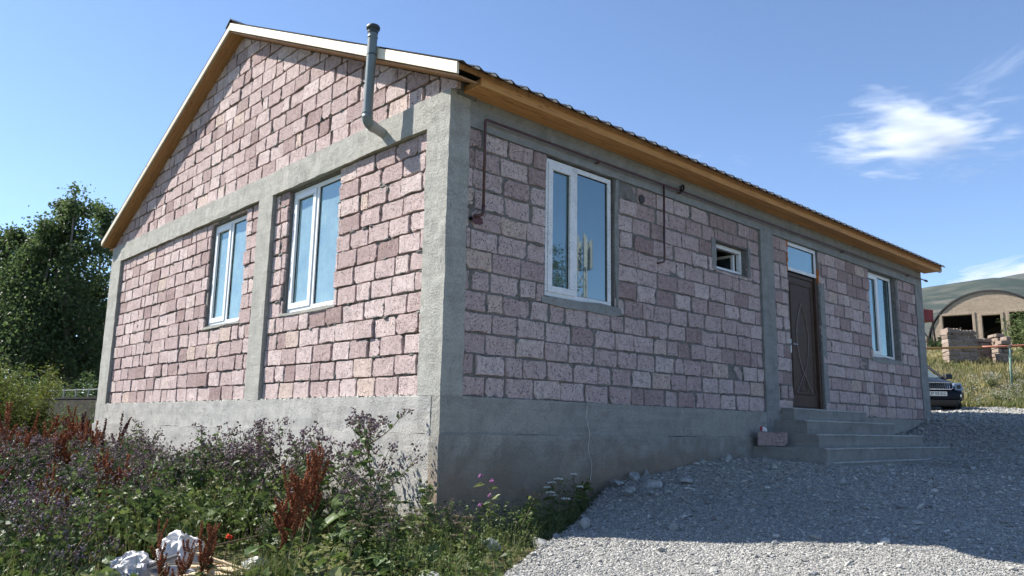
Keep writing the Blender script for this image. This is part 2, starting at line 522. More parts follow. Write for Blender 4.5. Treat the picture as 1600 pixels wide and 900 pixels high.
conc('foundation', -.026, HL+.06, -.030, .12, -2.2, -.361, PLINTH, step=.16, amp=.006, seed=10)
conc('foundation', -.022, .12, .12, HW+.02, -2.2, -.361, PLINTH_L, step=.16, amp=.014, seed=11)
# ragged cement lip where the render meets the first course, and sills
def lump_line(name, side, u0, u1, z, d, mat, w=.05, h=.018, seed=0):
    r = random.Random(seed); mb = MB(); mp = mapf(side); u = u0
    while u < u1:
        L = r.uniform(.03, .09); hh = h*r.uniform(.3, 1.6); dd = d+r.uniform(-.004, .006)
        a = [mp(u, dd, z-.01), mp(u+L, dd, z-.01), mp(u+L, dd+w, z-.01), mp(u, dd+w, z-.01),
             mp(u+L*.2, dd+.012, z+hh), mp(u+L*.8, dd+.012, z+hh*r.uniform(.6, 1)), mp(u+L*.8, dd+w, z+hh), mp(u+L*.2, dd+w, z+hh)]
        mb.hexa(a); u += L*r.uniform(.7, 1.15)
    o = mb.build(name, mat, house); tag(o, kind='stuff'); return o
lump_line('cement_lip', 'left', .37, 3.83, -.002, .012, CONC, seed=1)
lump_line('cement_lip', 'left', 4.26, 10.2, -.002, .012, CONC, seed=2)
lump_line('cement_lip', 'front', .28, 6.07, -.002, .006, CONC_F, w=.03, h=.010, seed=3)

# --- tuff bricks
def clip(poly, a, b, c):
    """keep a*u+b*z<=c"""
    out = []
    for i in range(len(poly)):
        p, q = poly[i], poly[(i+1) % len(poly)]
        fp, fq = a*p[0]+b*p[1]-c, a*q[0]+b*q[1]-c
        if fp <= 0: out.append(p)
        if fp*fq < 0:
            t = fp/(fp-fq); out.append((p[0]+(q[0]-p[0])*t, p[1]+(q[1]-p[1])*t))
    return out
def area(poly): return .5*abs(sum(poly[i][0]*poly[(i+1) % len(poly)][1]-poly[(i+1) % len(poly)][0]*poly[i][1] for i in range(len(poly))))

bricks = []     # (side, polygon, depth)
rb = random.Random(21)
def lay(side, u0, u1, z0, z1, holes, depth, jn, phase, cut=None, jz=.013):
    u = u0-phase
    while u < u1-.02:
        half = rb.random() < .17
        L = rb.uniform(.16, .27) if half else rb.gauss(.378, .026)
        a, b = max(u0, u), min(u1, u+L)
        u += L+jn*rb.choice((.6, .8, 1, 1.2, 1.6, 2.3))
        if b-a < .035: continue
        if u1-u < .05: b = u1; u = u1
        rects = [(a, b, z0+jz*rb.uniform(.25, .75), z1-jz*rb.uniform(.25, .75))]
        for h in holes:
            nr = []
            for (p, q, s, t) in rects:
                if q <= h[0] or p >= h[1] or t <= h[2] or s >= h[3]: nr.append((p, q, s, t)); continue
                if p < h[0]: nr.append((p, h[0]-.01, s, t))
                if q > h[1]: nr.append((h[1]+.01, q, s, t))
                pp, qq = max(p, h[0]), min(q, h[1])
                if s < h[2]-.03: nr.append((pp, qq, s, h[2]-.018))
                if t > h[3]+.03: nr.append((pp, qq, h[3]+.01, t))
            rects = nr
        for (p, q, s, t) in rects:
            if q-p < .035 or t-s < .03: continue
            sk = rb.gauss(0, .006)
            poly = [(p, s), (q, s+sk), (q+rb.gauss(0, .008), t+sk*.6+rb.gauss(0, .004)), (p+rb.gauss(0, .008), t)]
            if cut: poly = clip(clip(poly, *cut[0]), *cut[1])
            if len(poly) >= 3 and area(poly) > .003: bricks.append((side, poly, depth))
for k in range(13):
    z0, z1 = k*ROW, (k+1)*ROW
    if k == 12: z1 -= .004
    for (a, b) in ((.275, 6.07), (6.465, 12.34)):
        lay('front', a, b, z0, z1, F_OPEN, .024, .016, rb.uniform(.05, .15)+(.2 if k % 2 else 0), jz=.016)
    for (a, b) in ((.375, 3.825), (4.265, 10.22)):
        lay('left', a, b, z0, z1, L_OPEN, .052, .014, rb.uniform(.05, .15)+(.2 if k % 2 else 0))
gz = BT+.004; k = 0
while gz < 5.7:
    lay('left', -.05, HW+.05, gz, gz+ROW, [], .050, .015, rb.uniform(.05, .15)+(.2 if k % 2 else 0),
        cut=((.459, 1.0, 5.718-.035+.459*YR), (-.459, 1.0, 5.718-.035-.459*YR)))
    gz += ROW; k += 1

def brick_geo(side, poly, depth, r):
    mp = mapf(side)
    c = Vector((sum(p[0] for p in poly)/len(poly), sum(p[1] for p in poly)/len(poly)))
    ring = []
    for i in range(len(poly)):
        p0, p, p1 = Vector(poly[i-1]), Vector(poly[i]), Vector(poly[(i+1) % len(poly)])
        e0, e1 = (p0-p), (p1-p)
        ch = r.choice((.008, .012, .018, .028, .050 if r.random() < .5 else .014))
        ch = min(ch, e0.length*.3, e1.length*.3)
        ring.append(p+e0.normalized()*ch); ring.append(p+e1.normalized()*ch)
        if e1.length > .12:
            mid = (p+p1)/2+(p1-p)*r.uniform(-.2, .2); ring.append(mid+(c-mid).normalized()*abs(r.gauss(0, .008)))
    d = depth+r.gauss(0, .0055)
    n = len(ring); vs = []
    for p in ring:                                   # face ring
        q = p+(c-p).normalized()*min(.006, (c-p).length*.3)
        vs.append(mp(q.x, d+r.gauss(0, .0015), q.y))
    for p in ring: vs.append(mp(p.x, d+.007, p.y))   # arris ring
    for p in ring: vs.append(mp(p.x, depth+.042, p.y))
    fs = [tuple(range(n))]
    for i in range(n):
        j = (i+1) % n
        fs.append((n+i, n+j, j, i)); fs.append((2*n+i, 2*n+j, n+j, n+i))
    if side != 'front': fs = [tuple(reversed(f)) for f in fs]
    return vs, fs

def px_area(side, poly, depth):
    mp = mapf(side); pts = []
    for p in poly:
        v = Vector(mp(p[0], depth, p[1]))-CAM; z = v.dot(fwd)
        pts.append((v.dot(rt)/z, v.dot(up)/z))
    return area(pts)
order = sorted(range(len(bricks)), key=lambda i: -px_area(*bricks[i]))
big = set(order[:300])
rest = MB()
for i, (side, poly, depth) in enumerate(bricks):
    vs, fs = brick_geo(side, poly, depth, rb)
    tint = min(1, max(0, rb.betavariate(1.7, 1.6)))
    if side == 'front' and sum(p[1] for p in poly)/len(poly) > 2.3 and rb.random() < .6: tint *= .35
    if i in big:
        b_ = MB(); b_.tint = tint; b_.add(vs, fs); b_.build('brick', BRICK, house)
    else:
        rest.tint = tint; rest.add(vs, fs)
o = rest.build('brickwork', BRICK, house); tag(o, kind='stuff')

# --- mortar squeezed out and smeared over the joints
sm_ = MB()
rs = random.Random(55)
for i in range(620):
    side, poly, depth = bricks[rs.randrange(len(bricks))]
    k = rs.randrange(len(poly)); p0, p1 = poly[k], poly[(k+1) % len(poly)]
    t_ = rs.random(); u, z = p0[0]+(p1[0]-p0[0])*t_, p0[1]+(p1[1]-p0[1])*t_
    if z < .05 or (side == 'front' and z > 2.68) or (side == 'left' and 2.70 < z < 3.16) or (side == 'left' and z > vbot(u)-.12): continue
    if any(h_[0]-.05 < u < h_[1]+.05 and h_[2]-.05 < z < h_[3]+.05 for h_ in (F_OPEN if side == 'front' else L_OPEN)) and z < 3: continue
    horiz = abs(p1[0]-p0[0]) > abs(p1[1]-p0[1])
    a, b = (rs.uniform(.03, .10), rs.uniform(.010, .026)) if horiz else (rs.uniform(.010, .024), rs.uniform(.025, .06))
    mp = mapf(side); n = 9; d = depth-rs.uniform(.002, .006); rr = [rs.uniform(.55, 1.15) for _ in range(n)]
    ring = [(u+a*rr[q]*math.cos(6.283*q/n), z+b*rr[q]*math.sin(6.283*q/n)) for q in range(n)]
    ring2 = [(u+(q[0]-u)*.7, z+(q[1]-z)*.7) for q in ring]
    vs = [mp(q[0], d, q[1]) for q in ring2]+[mp(q[0], depth+.02, q[1]) for q in ring]
    fs = [tuple(range(n))]+[(n+q, n+(q+1) % n, (q+1) % n, q) for q in range(n)]
    if side != 'front': fs = [tuple(reversed(f)) for f in fs]
    sm_.add(vs, fs)
tag(sm_.build('mortar_smears', MORTAR, house, smooth=True), kind='stuff')

# --- smeared cement around openings (front)
def patch(u0, u1, z0, z1, d, seed, mat=CONC_F, side='front'):
    r = random.Random(seed); mp = mapf(side); mb = MB(); n = 14
    per = []
    for i in range(n):
        t = i/n*4
        if t < 1: p = (u0+(u1-u0)*t, z0)
        elif t < 2: p = (u1, z0+(z1-z0)*(t-1))
        elif t < 3: p = (u1-(u1-u0)*(t-2), z1)
        else: p = (u0, z1-(z1-z0)*(t-3))
        per.append((p[0]+r.gauss(0, .010), p[1]+r.gauss(0, .010)))
    vs = [mp(p[0], d, p[1]) for p in per]+[mp(p[0], d+.02, p[1]) for p in per]
    fs = [tuple(range(n))]+[(n+i, n+(i+1) % n, (i+1) % n, i) for i in range(n)]
    if side != 'front': fs = [tuple(reversed(f)) for f in fs]
    mb.add(vs, fs); return mb.build('cement_patch', mat, house)
patch(1.36, 2.74, 1.05, 1.145, .012, 1)
patch(2.64, 2.70, 1.16, 2.76, .013, 2)
patch(4.76, 4.865, 1.95, 2.42, .014, 3)
patch(5.74, 5.80, 1.96, 2.42, .014, 8)
patch(8.04, 8.20, 0.02, 2.2, .016, 4)
patch(10.0, 11.42, 1.04, 1.12, .013, 5)
patch(11.36, 11.43, 1.13, 2.76, .013, 6)
patch(2.12, 3.5, 1.06, 1.10, .040, 7, CONC, 'left')
patch(4.7, 6.0, 1.085, 1.125, .040, 9, CONC, 'left')

# --- windows
def window(side, u0, u1, z0, z1, d, fmat, gmat, layout, glabel=None):
    """layout: list of (a,b,sash?) fractions of the opening width; u runs along the wall"""
    mp = mapf(side)
    def bx(mb, a, b, c, e, s, t):
        p, q = mp(a, c, s), mp(b, e, t); mb.box(p[0], q[0], p[1], q[1], p[2], q[2])
    FW, FD = .058, .065
    w = MB()
    bx(w, u0, u1, d, d+FD, z0, z0+FW); bx(w, u0, u1, d, d+FD, z1-FW, z1)
    bx(w, u0, u0+FW, d, d+FD, z0+FW, z1-FW); bx(w, u1-FW, u1, d, d+FD, z0+FW, z1-FW)
    win = w.build('window', fmat, house, bevel=.004)
    if len(layout) > 1:
        for i in range(len(layout)-1):
            c = u0+(u1-u0)*layout[i][1]
            w = MB(); bx(w, c-.036, c+.036, d+.002, d+FD-.002, z0+FW, z1-FW); w.build('mullion', fmat, win, bevel=.004)
    for i, (a, b, sash) in enumerate(layout):
        p = u0+(u1-u0)*a+(FW if i == 0 else .036); q = u0+(u1-u0)*b-(FW if i == len(layout)-1 else .036)
        s, t = z0+FW, z1-FW
        if sash:
            SW = .062; dd = d-.012
            w = MB()
            bx(w, p-.012, q+.012, dd, dd+.06, s-.012, s+SW); bx(w, p-.012, q+.012, dd, dd+.06, t-SW, t+.012)
            bx(w, p-.012, p+SW, dd, dd+.06, s+SW, t-SW); bx(w, q-SW, q+.012, dd, dd+.06, s+SW, t-SW)
            w.build('sash', fmat, win, bevel=.005)
            p, q, s, t = p+SW-.003, q-SW+.003, s+SW-.003, t-SW+.003
        w = MB(); bx(w, p+.002, q-.002, d+.026, d+.034, s+.002, t-.002); w.build('pane', gmat, win)
        w = MB(); g = .007
        bx(w, p, q, d+.018, d+.026, s, s+g); bx(w, p, q, d+.018, d+.026, t-g, t); bx(w, p, p+g, d+.018, d+.026, s+g, t-g); bx(w, q-g, q, d+.018, d+.026, s+g, t-g)
        w.build('gasket', BLACK, win)
    return win
w1 = window('front', 1.445, 2.60, 1.155, 2.748, .06, WHITEM, GLASS_F, [(0, .44, True), (.44, 1, False)])
w1['label'] = 'film-covered white window nearest the house corner on the shaded front'
w4 = window('front', 10.10, 11.335, 1.135, 2.758, .12, WHITEF, GLASS_F, [(0, .47, True), (.47, 1, False)])
w4['label'] = 'white window at the far end of the shaded front'
tr = window('front', 6.985, 8.02, 2.29, 2.765, .06, WHITEM, GLASS_T, [(0, 1, False)])
tr['label'] = 'small fanlight window above the brown door'
v1 = window('left', 2.185, 3.445, 1.112, 2.74, .12, WHITEF, GLASS_L, [(0, .5, False), (.5, 1, True)])
v1['label'] = 'gable window nearest the corner'
v2 = window('left', 4.745, 5.97, 1.137, 2.715, .12, WHITEF, GLASS_L, [(0, .5, False), (.5, 1, True)])
v2['label'] = 'gable window beyond the middle column'
# the small ventilation window stands open: frame with a sash swung inwards
mb = MB()
mb.box(4.87, 5.72, .12, .18, 1.995, 2.05); mb.box(4.87, 5.72, .12, .18, 2.325, 2.382); mb.box(4.87, 4.925, .12, .18, 2.05, 2.325); mb.box(5.665, 5.72, .12, .18, 2.05, 2.325)
w2 = mb.build('window', WHITEM, house, bevel=.005); w2['label'] = 'small open ventilation window'
mb = MB(); mb.box(5.60, 5.645, .19, .62, 2.06, 2.10); mb.box(5.60, 5.645, .19, .62, 2.28, 2.32); mb.box(5.60, 5.645, .19, .235, 2.10, 2.28); mb.box(5.60, 5.645, .575, .62, 2.10, 2.28); mb.build('sash', WHITEF, w2, bevel=.004)
mb = MB(); mb.box(5.615, 5.625, .232, .578, 2.098, 2.282); mb.build('pane', GLASS_F, w2)
# curtain in the far window
mb = MB(); n = 24
vs = []
for i in range(n+1):
    u = 10.16+.42*i/n; dd = .30+.022*math.sin(i*1.7); vs += [(u, dd, 1.14), (u, dd, 2.6)]
mb.add(vs, [(2*i, 2*i+2, 2*i+3, 2*i+1) for i in range(n)])
o = mb.build('curtain', m_plain('curtain_cloth', (.62,.60,.54), .9, 0, .1, .1), house, smooth=True)
sm = o.modifiers.new('thickness', 'SOLIDIFY'); sm.thickness = .004

# --- entrance door
DX0, DX1, DZ0, DZ1 = 6.985, 8.02, .085, 2.272
mb = MB(); d0 = .085
mb.box(DX0, DX0+.055, d0, d0+.09, DZ0, DZ1); mb.box(DX1-.075, DX1, d0-.03, d0+.09, DZ0, DZ1); mb.box(DX0+.055, DX1-.075, d0, d0+.09, DZ1-.06, DZ1); mb.box(DX0+.055, DX1-.075, d0, d0+.09, DZ0, DZ0+.03)
door = mb.build('door', DOORM, house, bevel=.005); door['label'] = 'dark brown panelled entrance door'
LX0, LX1, LZ0, LZ1 = DX0+.058, DX1-.078, DZ0+.033, DZ1-.063
mb = MB(); mb.box(LX0, LX1, d0+.012, d0+.07, LZ0, LZ1); mb.build('door_leaf', DOORM, door, bevel=.006)
fd = d0+.012
mb = MB(); a, b, s, t = LX0+.085, LX1-.10, LZ0+.20, LZ1-.11
for (p, q) in (((a, s), (b, s)), ((b, s), (b, t)), ((b, t), (a, t)), ((a, t), (a, s))):
    mb.tube([(p[0], fd, p[1]), (q[0], fd, q[1])], .014, 6)
mb.build('panel_moulding', DOORM, door)
mb = MB(); cx = (a+b)/2; top, cross, bot = t-.30, s+.32, s+.02
def arc(sg):
    pts = []
    for i in range(25):
        f = i/24; z = top+(cross-top)*f
        pts.append((cx+sg*.20*math.sin(math.pi*f)**.85, fd-.004, z))
    for i in range(1, 9):
        f = i/8; pts.append((cx-sg*(.02+.25*f**1.15)*1.0 if i else cx, fd-.004, cross+(bot-cross)*f))
    return pts
mb.tube(arc(1), .011, 5); mb.tube(arc(-1), .011, 5)
mb.tube([(cx, fd-.004, s+.24), (cx+.13, fd-.004, s+.06), (cx-.13, fd-.004, s+.06), (cx, fd-.004, s+.24)], .009, 5)
mb.build('ornament_moulding', DOORE, door)
mb = MB(); hz = 1.07
mb.box(LX0+.025, LX0+.06, fd-.008, fd, hz-.11, hz+.11)
mb.tube([(LX0+.042, fd, hz+.03), (LX0+.042, fd-.05, hz+.03), (LX0+.16, fd-.055, hz+.025)], .010, 8)
mb.build('handle', STEEL, door)
# foam round the fanlight, lintel strip
mb = MB(); r = random.Random(5); z = 2.26
while z < 2.74:
    h = r.uniform(.03, .07); mb.box(6.945+r.uniform(-.012, .008), 6.986, .02+r.uniform(-.006, .01), .08, z, z+h); z += h
mb.box(8.022, 8.05, .03, .08, 2.2, 2.45)
mb.build('foam_strip', FOAM, house, bevel=.01)
mb = MB(); mb.box(6.985, 8.02, .07, .16, 2.273, 2.288); mb.build('lintel_strip', BLACK, house)

# --- roof
X0R, X1R = -.18, 13.02
roof = MB()
PER = .2215
nx = int((X1R-.02-X0R-.01)/PER*8); xs = [X0R+.012+i*(X1R-.03-X0R-.012)/nx for i in range(nx+1)]
def sheet_z(x, y, under=False):
    w = .5+.5*math.cos(2*math.pi*(x-.02)/PER)
    return vbot(y)+.122+.034*(w**1.6)-(.004 if under else 0)
ys_r = [-.405, 1.5, 3.5, YR]; ys_l = [HW+.405, HW-1.5, HW-3.5, YR]
for ys in (ys_r, ys_l):
    base = len(roof.v); vs = []
    for und in (False, True):
        for y in ys:
            for x in xs: vs.append((x, y, sheet_z(x, y, und)))
    W = len(xs); fs = []; N = W*len(ys)
    for j in range(len(ys)-1):
        for i in range(W-1):
            a = j*W+i; f = (a, a+1, a+W+1, a+W)
            if ys is ys_l: f = f[::-1]
            fs.append(f); fs.append(tuple(q+N for q in f[::-1]))
    for i in range(W-1): fs.append((i, i+N, i+1+N, i+1))
    roof.add(vs, fs)
rf = roof.build('roof', ROOFM, house, smooth=False)
mb = MB()
mb.add([(X0R, YR-.16, vbot(YR-.16)+.165), (X0R, YR, vbot(YR)+.20), (X0R, YR+.16, vbot(YR+.16)+.165), (X1R, YR-.16, vbot(YR-.16)+.165), (X1R, YR, vbot(YR)+.20), (X1R, YR+.16, vbot(YR+.16)+.165),
        (X0R, YR-.16, vbot(YR-.16)+.16), (X0R, YR, vbot(YR)+.19), (X0R, YR+.16, vbot(YR+.16)+.16), (X1R, YR-.16, vbot(YR-.16)+.16), (X1R, YR, vbot(YR)+.19), (X1R, YR+.16, vbot(YR+.16)+.16)],
       [(0,3,4,1),(1,4,5,2),(6,7,10,9),(7,8,11,10),(0,1,7,6),(1,2,8,7),(3,9,10,4),(4,10,11,5),(0,6,9,3),(2,5,11,8)])
mb.build('ridge_cap', ROOFM, rf)
# pale blocks under each wave crest at the eave
mb = MB()
i = 0
while True:
    x = .02+PER*i; i += 1
    if x > X1R-.1: break
    y0 = -.398; z0 = vbot(y0)+.121
    mb.hexa([(x-.045, y0, z0), (x+.03, y0, z0), (x+.03, y0+.05, z0+.02), (x-.045, y0+.05, z0+.02), (x-.032, y0, z0+.026), (x+.016, y0, z0+.026), (x+.016, y0+.05, z0+.046), (x-.032, y0+.05, z0+.046)])
o = mb.build('pale_eave_blocks', m_plain('pale_block', (.62,.56,.52), .8), rf); tag(o, kind='stuff')
def slope_board(name, x0, x1, ya, yb, zo0, zo1, mat, tint=.1, bevel=.003, parent=rf):
    mb = MB(); mb.tint = tint
    if ya > yb: ya, yb = yb, ya
    p = [(x0, ya, vbot(ya)+zo0), (x1, ya, vbot(ya)+zo0), (x1, yb, vbot(yb)+zo0), (x0, yb, vbot(yb)+zo0),
         (x0, ya, vbot(ya)+zo1), (x1, ya, vbot(ya)+zo1), (x1, yb, vbot(yb)+zo1), (x0, yb, vbot(yb)+zo1)]
    mb.hexa(p); return mb.build(name, mat, parent, bevel=bevel)
E0, E1 = -.315, HW+.20
slope_board('bargeboard', X0R, X0R+.028, E0, 1.62, 0, .122, WOOD_B, .05)
slope_board('bargeboard', X0R+.001, X0R+.028, 1.624, YR, .001, .121, WOOD_B, .15)
slope_board('bargeboard', X0R, X0R+.028, YR+.002, E1, .0, .098, WOOD_B, 1.1)
slope_board('bargeboard', X1R-.028, X1R, E0, YR, 0, .122, WOOD_B, .2)
slope_board('bargeboard', X1R-.028, X1R, YR+.002, E1, 0, .122, WOOD_B, .2)
for (ya, yb) in ((-.30, 2.6), (2.604, YR), (YR+.002, 8.0), (8.004, E1-.02)):
    slope_board('verge_board', X0R+.030, X0R+.128, ya, yb, -.030, -.006, WOOD_V, random.random()*.5)
    slope_board('verge_board', X0R+.131, .10, ya, yb, -.028, -.005, WOOD_V, random.random()*.5)
for (ya, yb) in ((-.30, YR), (YR+.002, E1-.02)):
    slope_board('verge_board', HL-.05, X1R-.03, ya, yb, -.030, -.006, WOOD_V, .3)
slope_board('batten', -.17, X1R-.03, -.31, -.25, .06, .118, WOOD_V, .3)
# level soffit and fascia along the front eave
sx = [.155, 3.35, 6.9, 10.1, 12.9]
for i in range(4):
    for j, (ya, yb) in enumerate(((-.275, -.187), (-.182, -.094), (-.089, .004))):
        off = (.0, .9, -.7)[j] if 0 < i < 4 else 0
        off2 = (.0, .9, -.7)[j] if i < 3 else 0
        mb = MB(); mb.tint = random.random()*1.3; z = 3.088+random.uniform(-.0015, .0015)
        mb.box(sx[i]+off+.002, sx[i+1]+off2, ya, yb, z, z+.018); mb.build('soffit_board', WOOD_X, rf, bevel=.003)
for i in range(4):
    mb = MB(); mb.tint = random.random()*.5; mb.box(sx[i]+.001, sx[i+1], -.297, -.277, 3.078+.002*(i % 2), 3.175); mb.build('fascia_board', WOOD_X, rf, bevel=.003)
mb = MB(); mb.box(.156, .176, -.274, .003, 3.108, 3.16); mb.build('soffit_end', WOOD_V, rf)
for (ya, yb) in ((HW+.0, HW+.27),):
    mb = MB(); mb.box(.0, 12.9, ya, yb, 3.09, 3.108); mb.build('soffit_board', WOOD_X, rf)

# --- flue pipe on the gable
FX, FY = -.243, 1.155
mb = MB(); mb.lathe([(.054, 3.05), (.054, 4.08)], (0, 0, 0), 20)
mb.v = [(x+FX+.012*(z-3.0), y+FY, z) for (x, y, z) in mb.v]
flue = mb.build('flue_pipe', PVC_GREY, house, smooth=False); smooth_all(flue.data); flue['label'] = 'grey plastic flue pipe rising past the bargeboard'
es = flue.modifiers.new('edges', 'EDGE_SPLIT'); es.split_angle = R(40)
def flue_part(name, prof, mat):
    mb = MB(); mb.lathe(prof, (0, 0, 0), 20); mb.v = [(x+FX+.012*(z-3.0), y+FY, z) for (x, y, z) in mb.v]
    o = mb.build(name, mat, flue); smooth_all(o.data); e = o.modifiers.new('edges', 'EDGE_SPLIT'); e.split_angle = R(40); return o
flue_part('coupling', [(.056, 3.03), (.062, 3.035), (.062, 3.06), (.058, 3.065), (.058, 3.08), (.063, 3.085), (.063, 3.10), (.056, 3.105)], PVC_GREY)
flue_part('coupling', [(.055, 3.98), (.059, 3.985), (.059, 4.005), (.055, 4.01)], PVC_GREY)
flue_part('strap', [(.0555, 3.775), (.0565, 3.776), (.0565, 3.790), (.0555, 3.791)], CAPM)
flue_part('cap', [(.055, 4.04), (.060, 4.045), (.062, 4.08), (.074, 4.09), (.078, 4.10), (.078, 4.12), (.066, 4.135), (.02, 4.14)], CAPM)
mb = MB()
pts = []
for i in range(9):
    t = i/8*R(76); rr = .085
    pts.append((FX+rr*(1-math.cos(t)), FY+.02*t, 3.06-rr*math.sin(t)))
mb.tube([(FX, FY, 3.07)]+pts, .059, 20)
o = mb.build('elbow', PVC_GREY, flue, smooth=True); e = o.modifiers.new('edges', 'EDGE_SPLIT'); e.split_angle = R(50)
dirx = Vector((math.sin(R(76)), .05, -math.cos(R(76)))).normalized()
p0 = Vector(pts[-1])
mb = MB(); mb.tube([p0-dirx*.01, p0+dirx*.05], .064, 20); mb.tube([p0+dirx*.05, p0+dirx*.24], .056, 20)
o = mb.build('wall_spigot', m_plain('pale_grey_pvc', (.30,.31,.30), .5), flue, smooth=True); e = o.modifiers.new('edges', 'EDGE_SPLIT'); e.split_angle = R(50)

# --- brown gas pipe along the front
mb = MB(); gy = -.045
def gz_(x): return 2.877+.0035*(x-.44)
run = [(.44, gy, 1.93), (.44, gy, 2.855), (.448, gy, 2.872), (.465, gy, 2.878)]
run += [(x, gy, gz_(x)) for x in (2, 4, 6, 8, 10, 12.0, 12.85)]
mb.tube(run, .0145, 8)
gp_ = mb.build('gas_pipe', GASPIPE, house, smooth=True)
mb = MB(); mb.tube([(.44, gy, 1.95), (.44, gy, 1.875), (.432, gy+.01, 1.85), (.40, gy+.04, 1.835), (.37, .05, 1.83)], .019, 8); mb.build('pipe_elbow', GASPIPE, gp_, smooth=True)
mb = MB(); mb.tube([(3.565, gy+.004, 2.885), (3.555, gy+.004, 1.88), (3.545, gy+.01, 1.85), (3.50, .02, 1.835), (3.46, .06, 1.83)], .0135, 8); mb.build('branch_pipe', GASPIPE, gp_, smooth=True)
for x in (2.25, 3.95, 8.9, 11.9):
    mb = MB(); mb.box(x-.012, x+.012, gy-.01, .012, gz_(x)-.03, gz_(x)-.014); mb.build('bracket', GASPIPE, gp_)
mb = MB(); mb.tube([(12.80, gy, gz_(12.8)), (12.90, gy, gz_(12.9))], .024, 8); mb.build('pipe_cap', GASPIPE, gp_, smooth=True)
mb = MB(); r = random.Random(3)
pts = []
for i in range(40):
    t = i*.75; pts.append((3.95+.045*math.cos(t)+r.gauss(0, .012), gy-.02+r.gauss(0, .012), 2.925+.05*math.sin(t*1.1)+r.gauss(0, .012)))
mb.tube(pts, .004, 4)
mb.build('cable_coil', BLACK, house)
# pipe sleeve through the wall, small hole and paint splash beside the pipe end
mb = MB(); mb.lathe([(.052, .012), (.058, .012), (.058, .07), (.052, .07)], (3.165, 0, 2.62), 20, 'y'); mb.lathe([(.050, .016), (.050, .018)], (3.165, 0, 2.62), 20, 'y')
mb.build('vent_sleeve', m_plain('dark_sleeve', (.05,.045,.045), .8), house)
mb = MB(); mb.lathe([(.02, .013), (.02, .03)], (.335, 0, 1.80), 12, 'y'); mb.build('wall_hole', BLACK, house)
mb = MB(); n = 16
mb.add([(.42+.07*(1+.25*math.sin(3*k))*math.cos(2*math.pi*k/n), .0155, 1.80+.055*(1+.2*math.cos(5*k))*math.sin(2*math.pi*k/n)) for k in range(n)]+[(.42, .0145, 1.80)], [(k, (k+1) % n, n) for k in range(n)])
mb.build('paint_splash', m_plain('maroon_paint', (.10,.04,.045), .7), house)
# thin pale cord hanging over the plinth
mb = MB(); r = random.Random(9); pts = []
for i in range(22):
    z = .12-.97*i/21; pts.append((2.03+.10*(i/21)+.02*math.sin(i*.8)+r.gauss(0, .005), -.042, z))
mb.tube(pts, .0035, 4); tag(mb.build('hanging_cord', m_plain('pale_cord', (.55,.54,.50), .8)), 'thin pale cord hanging down the shaded plinth of the house', 'cord')

# --- entrance steps
steps = empty('entrance_steps', (7.6, -.6, -.9), 0, 'grey concrete steps rising to the brown door', 'steps')
STP = [(6.52, 9.07, -.20, .072, -.115), (6.30, 9.49, -.50, -.110, -.305), (6.02, 9.86, -.80, -.305, -.49), (5.62, 10.25, -1.10, -.485, -.655), (5.38, 10.0, -1.22, -.66, -1.1)]
for i, (a, b, y, zt, zb) in enumerate(STP):
    mb = MB(); yb = -.021 if zt < -.3 else -.002
    rough_box(mb, a, b, y, (STP[i-1][2]+.002 if False else yb-.003*i), zb-.02 if i < 4 else zb, zt, .11, .007, 30+i)
    o = mb.build('step', STEPC); o.parent = steps; o.matrix_parent_inverse = Matrix.Translation(-steps.location)
    mb = MB(); rough_box(mb, a-.004, b+.004, y-.006, y+.05, zt-.022, zt+.005, .09, .006, 50+i)  # added strip along the top edge, paler to show sky light
    q = mb.build('lit_edge', STEP_LIT, smooth=True); q.parent = o

# ------------------------------------------------------------------ terrain
CP = np.array([
 (0,0,-1.30),(1.2,-.6,-1.24),(2.3,0,-1.02),(3,0,-.91),(4.04,-.05,-.81),(5.2,-.1,-.73),(2.2,-1.3,-1.10),(3.5,-1.3,-.95),(5,-1.35,-.82),(8,-1.35,-.84),(10.4,-1.2,-.72),(10.2,-.3,-.42),
 (10.9,0,-.34),(12.4,0,-.09),(13,-.6,-.06),(12,-2,-.30),(8,-3,-.86),(4,-3,-1.09),(1.5,-3.6,-1.27),(1.1,-2,-1.30),(0,-2,-1.42),(-1,-2.6,-1.54),(-4.6,-5.9,-1.80),
 (2,-7,-1.42),(8,-7,-1.05),(14,-5,-.35),(16,-1.5,.12),(17.2,1.4,.22),(18.6,1.2,.30),(19.5,-2,.28),(20,5,.40),(13.5,4,.0),(13.5,9,.05),(22,-6,.4),(22.3,1.5,.72),(24.3,1.4,1.27),(26.5,-2,1.6),(26,4,2.32),(29,3,2.5),
 (34,-2,3.0),(31,9,3.1),(45,8,4.4),(62,13,6.0),(60,-4,5.6),(64,30,6.2),(85,18,8.5),(90,-10,8.5),(90,55,8.5),
 (-.3,0,-1.25),(-.3,4,-1.38),(-.3,8,-1.40),(-.3,11,-1.40),(-1.5,1,-1.55),(-2.5,2,-1.62),(-3,6,-1.58),(-2,12,-1.48),(2,16,-1.3),(-4,20,-1.4),(4,34,-1.2),(-8,32,-1.4),(-12,10,-1.6),(-10,-6,-1.8),
 (6,16,-.8),(13,16,0),(20,25,1.0),(-6,-14,-1.9),(10,-20,-1.2),(-20,-25,-2.2),(30,-25,1.5),(-30,40,-1.5),(-40,0,-2),(15,70,0),(-20,90,-1),
 (40,60,3.5),(40,-40,3)], dtype=float)
def _fit():
    P = CP[:, :2]; n = len(P)
    D = np.sqrt(((P[:, None]-P[None])**2).sum(-1)+.16)
    A = np.block([[D, np.c_[np.ones(n), P]], [np.c_[np.ones(n), P].T, np.zeros((3, 3))]])
    return np.linalg.solve(A, np.r_[CP[:, 2], 0, 0, 0])
WT = _fit()
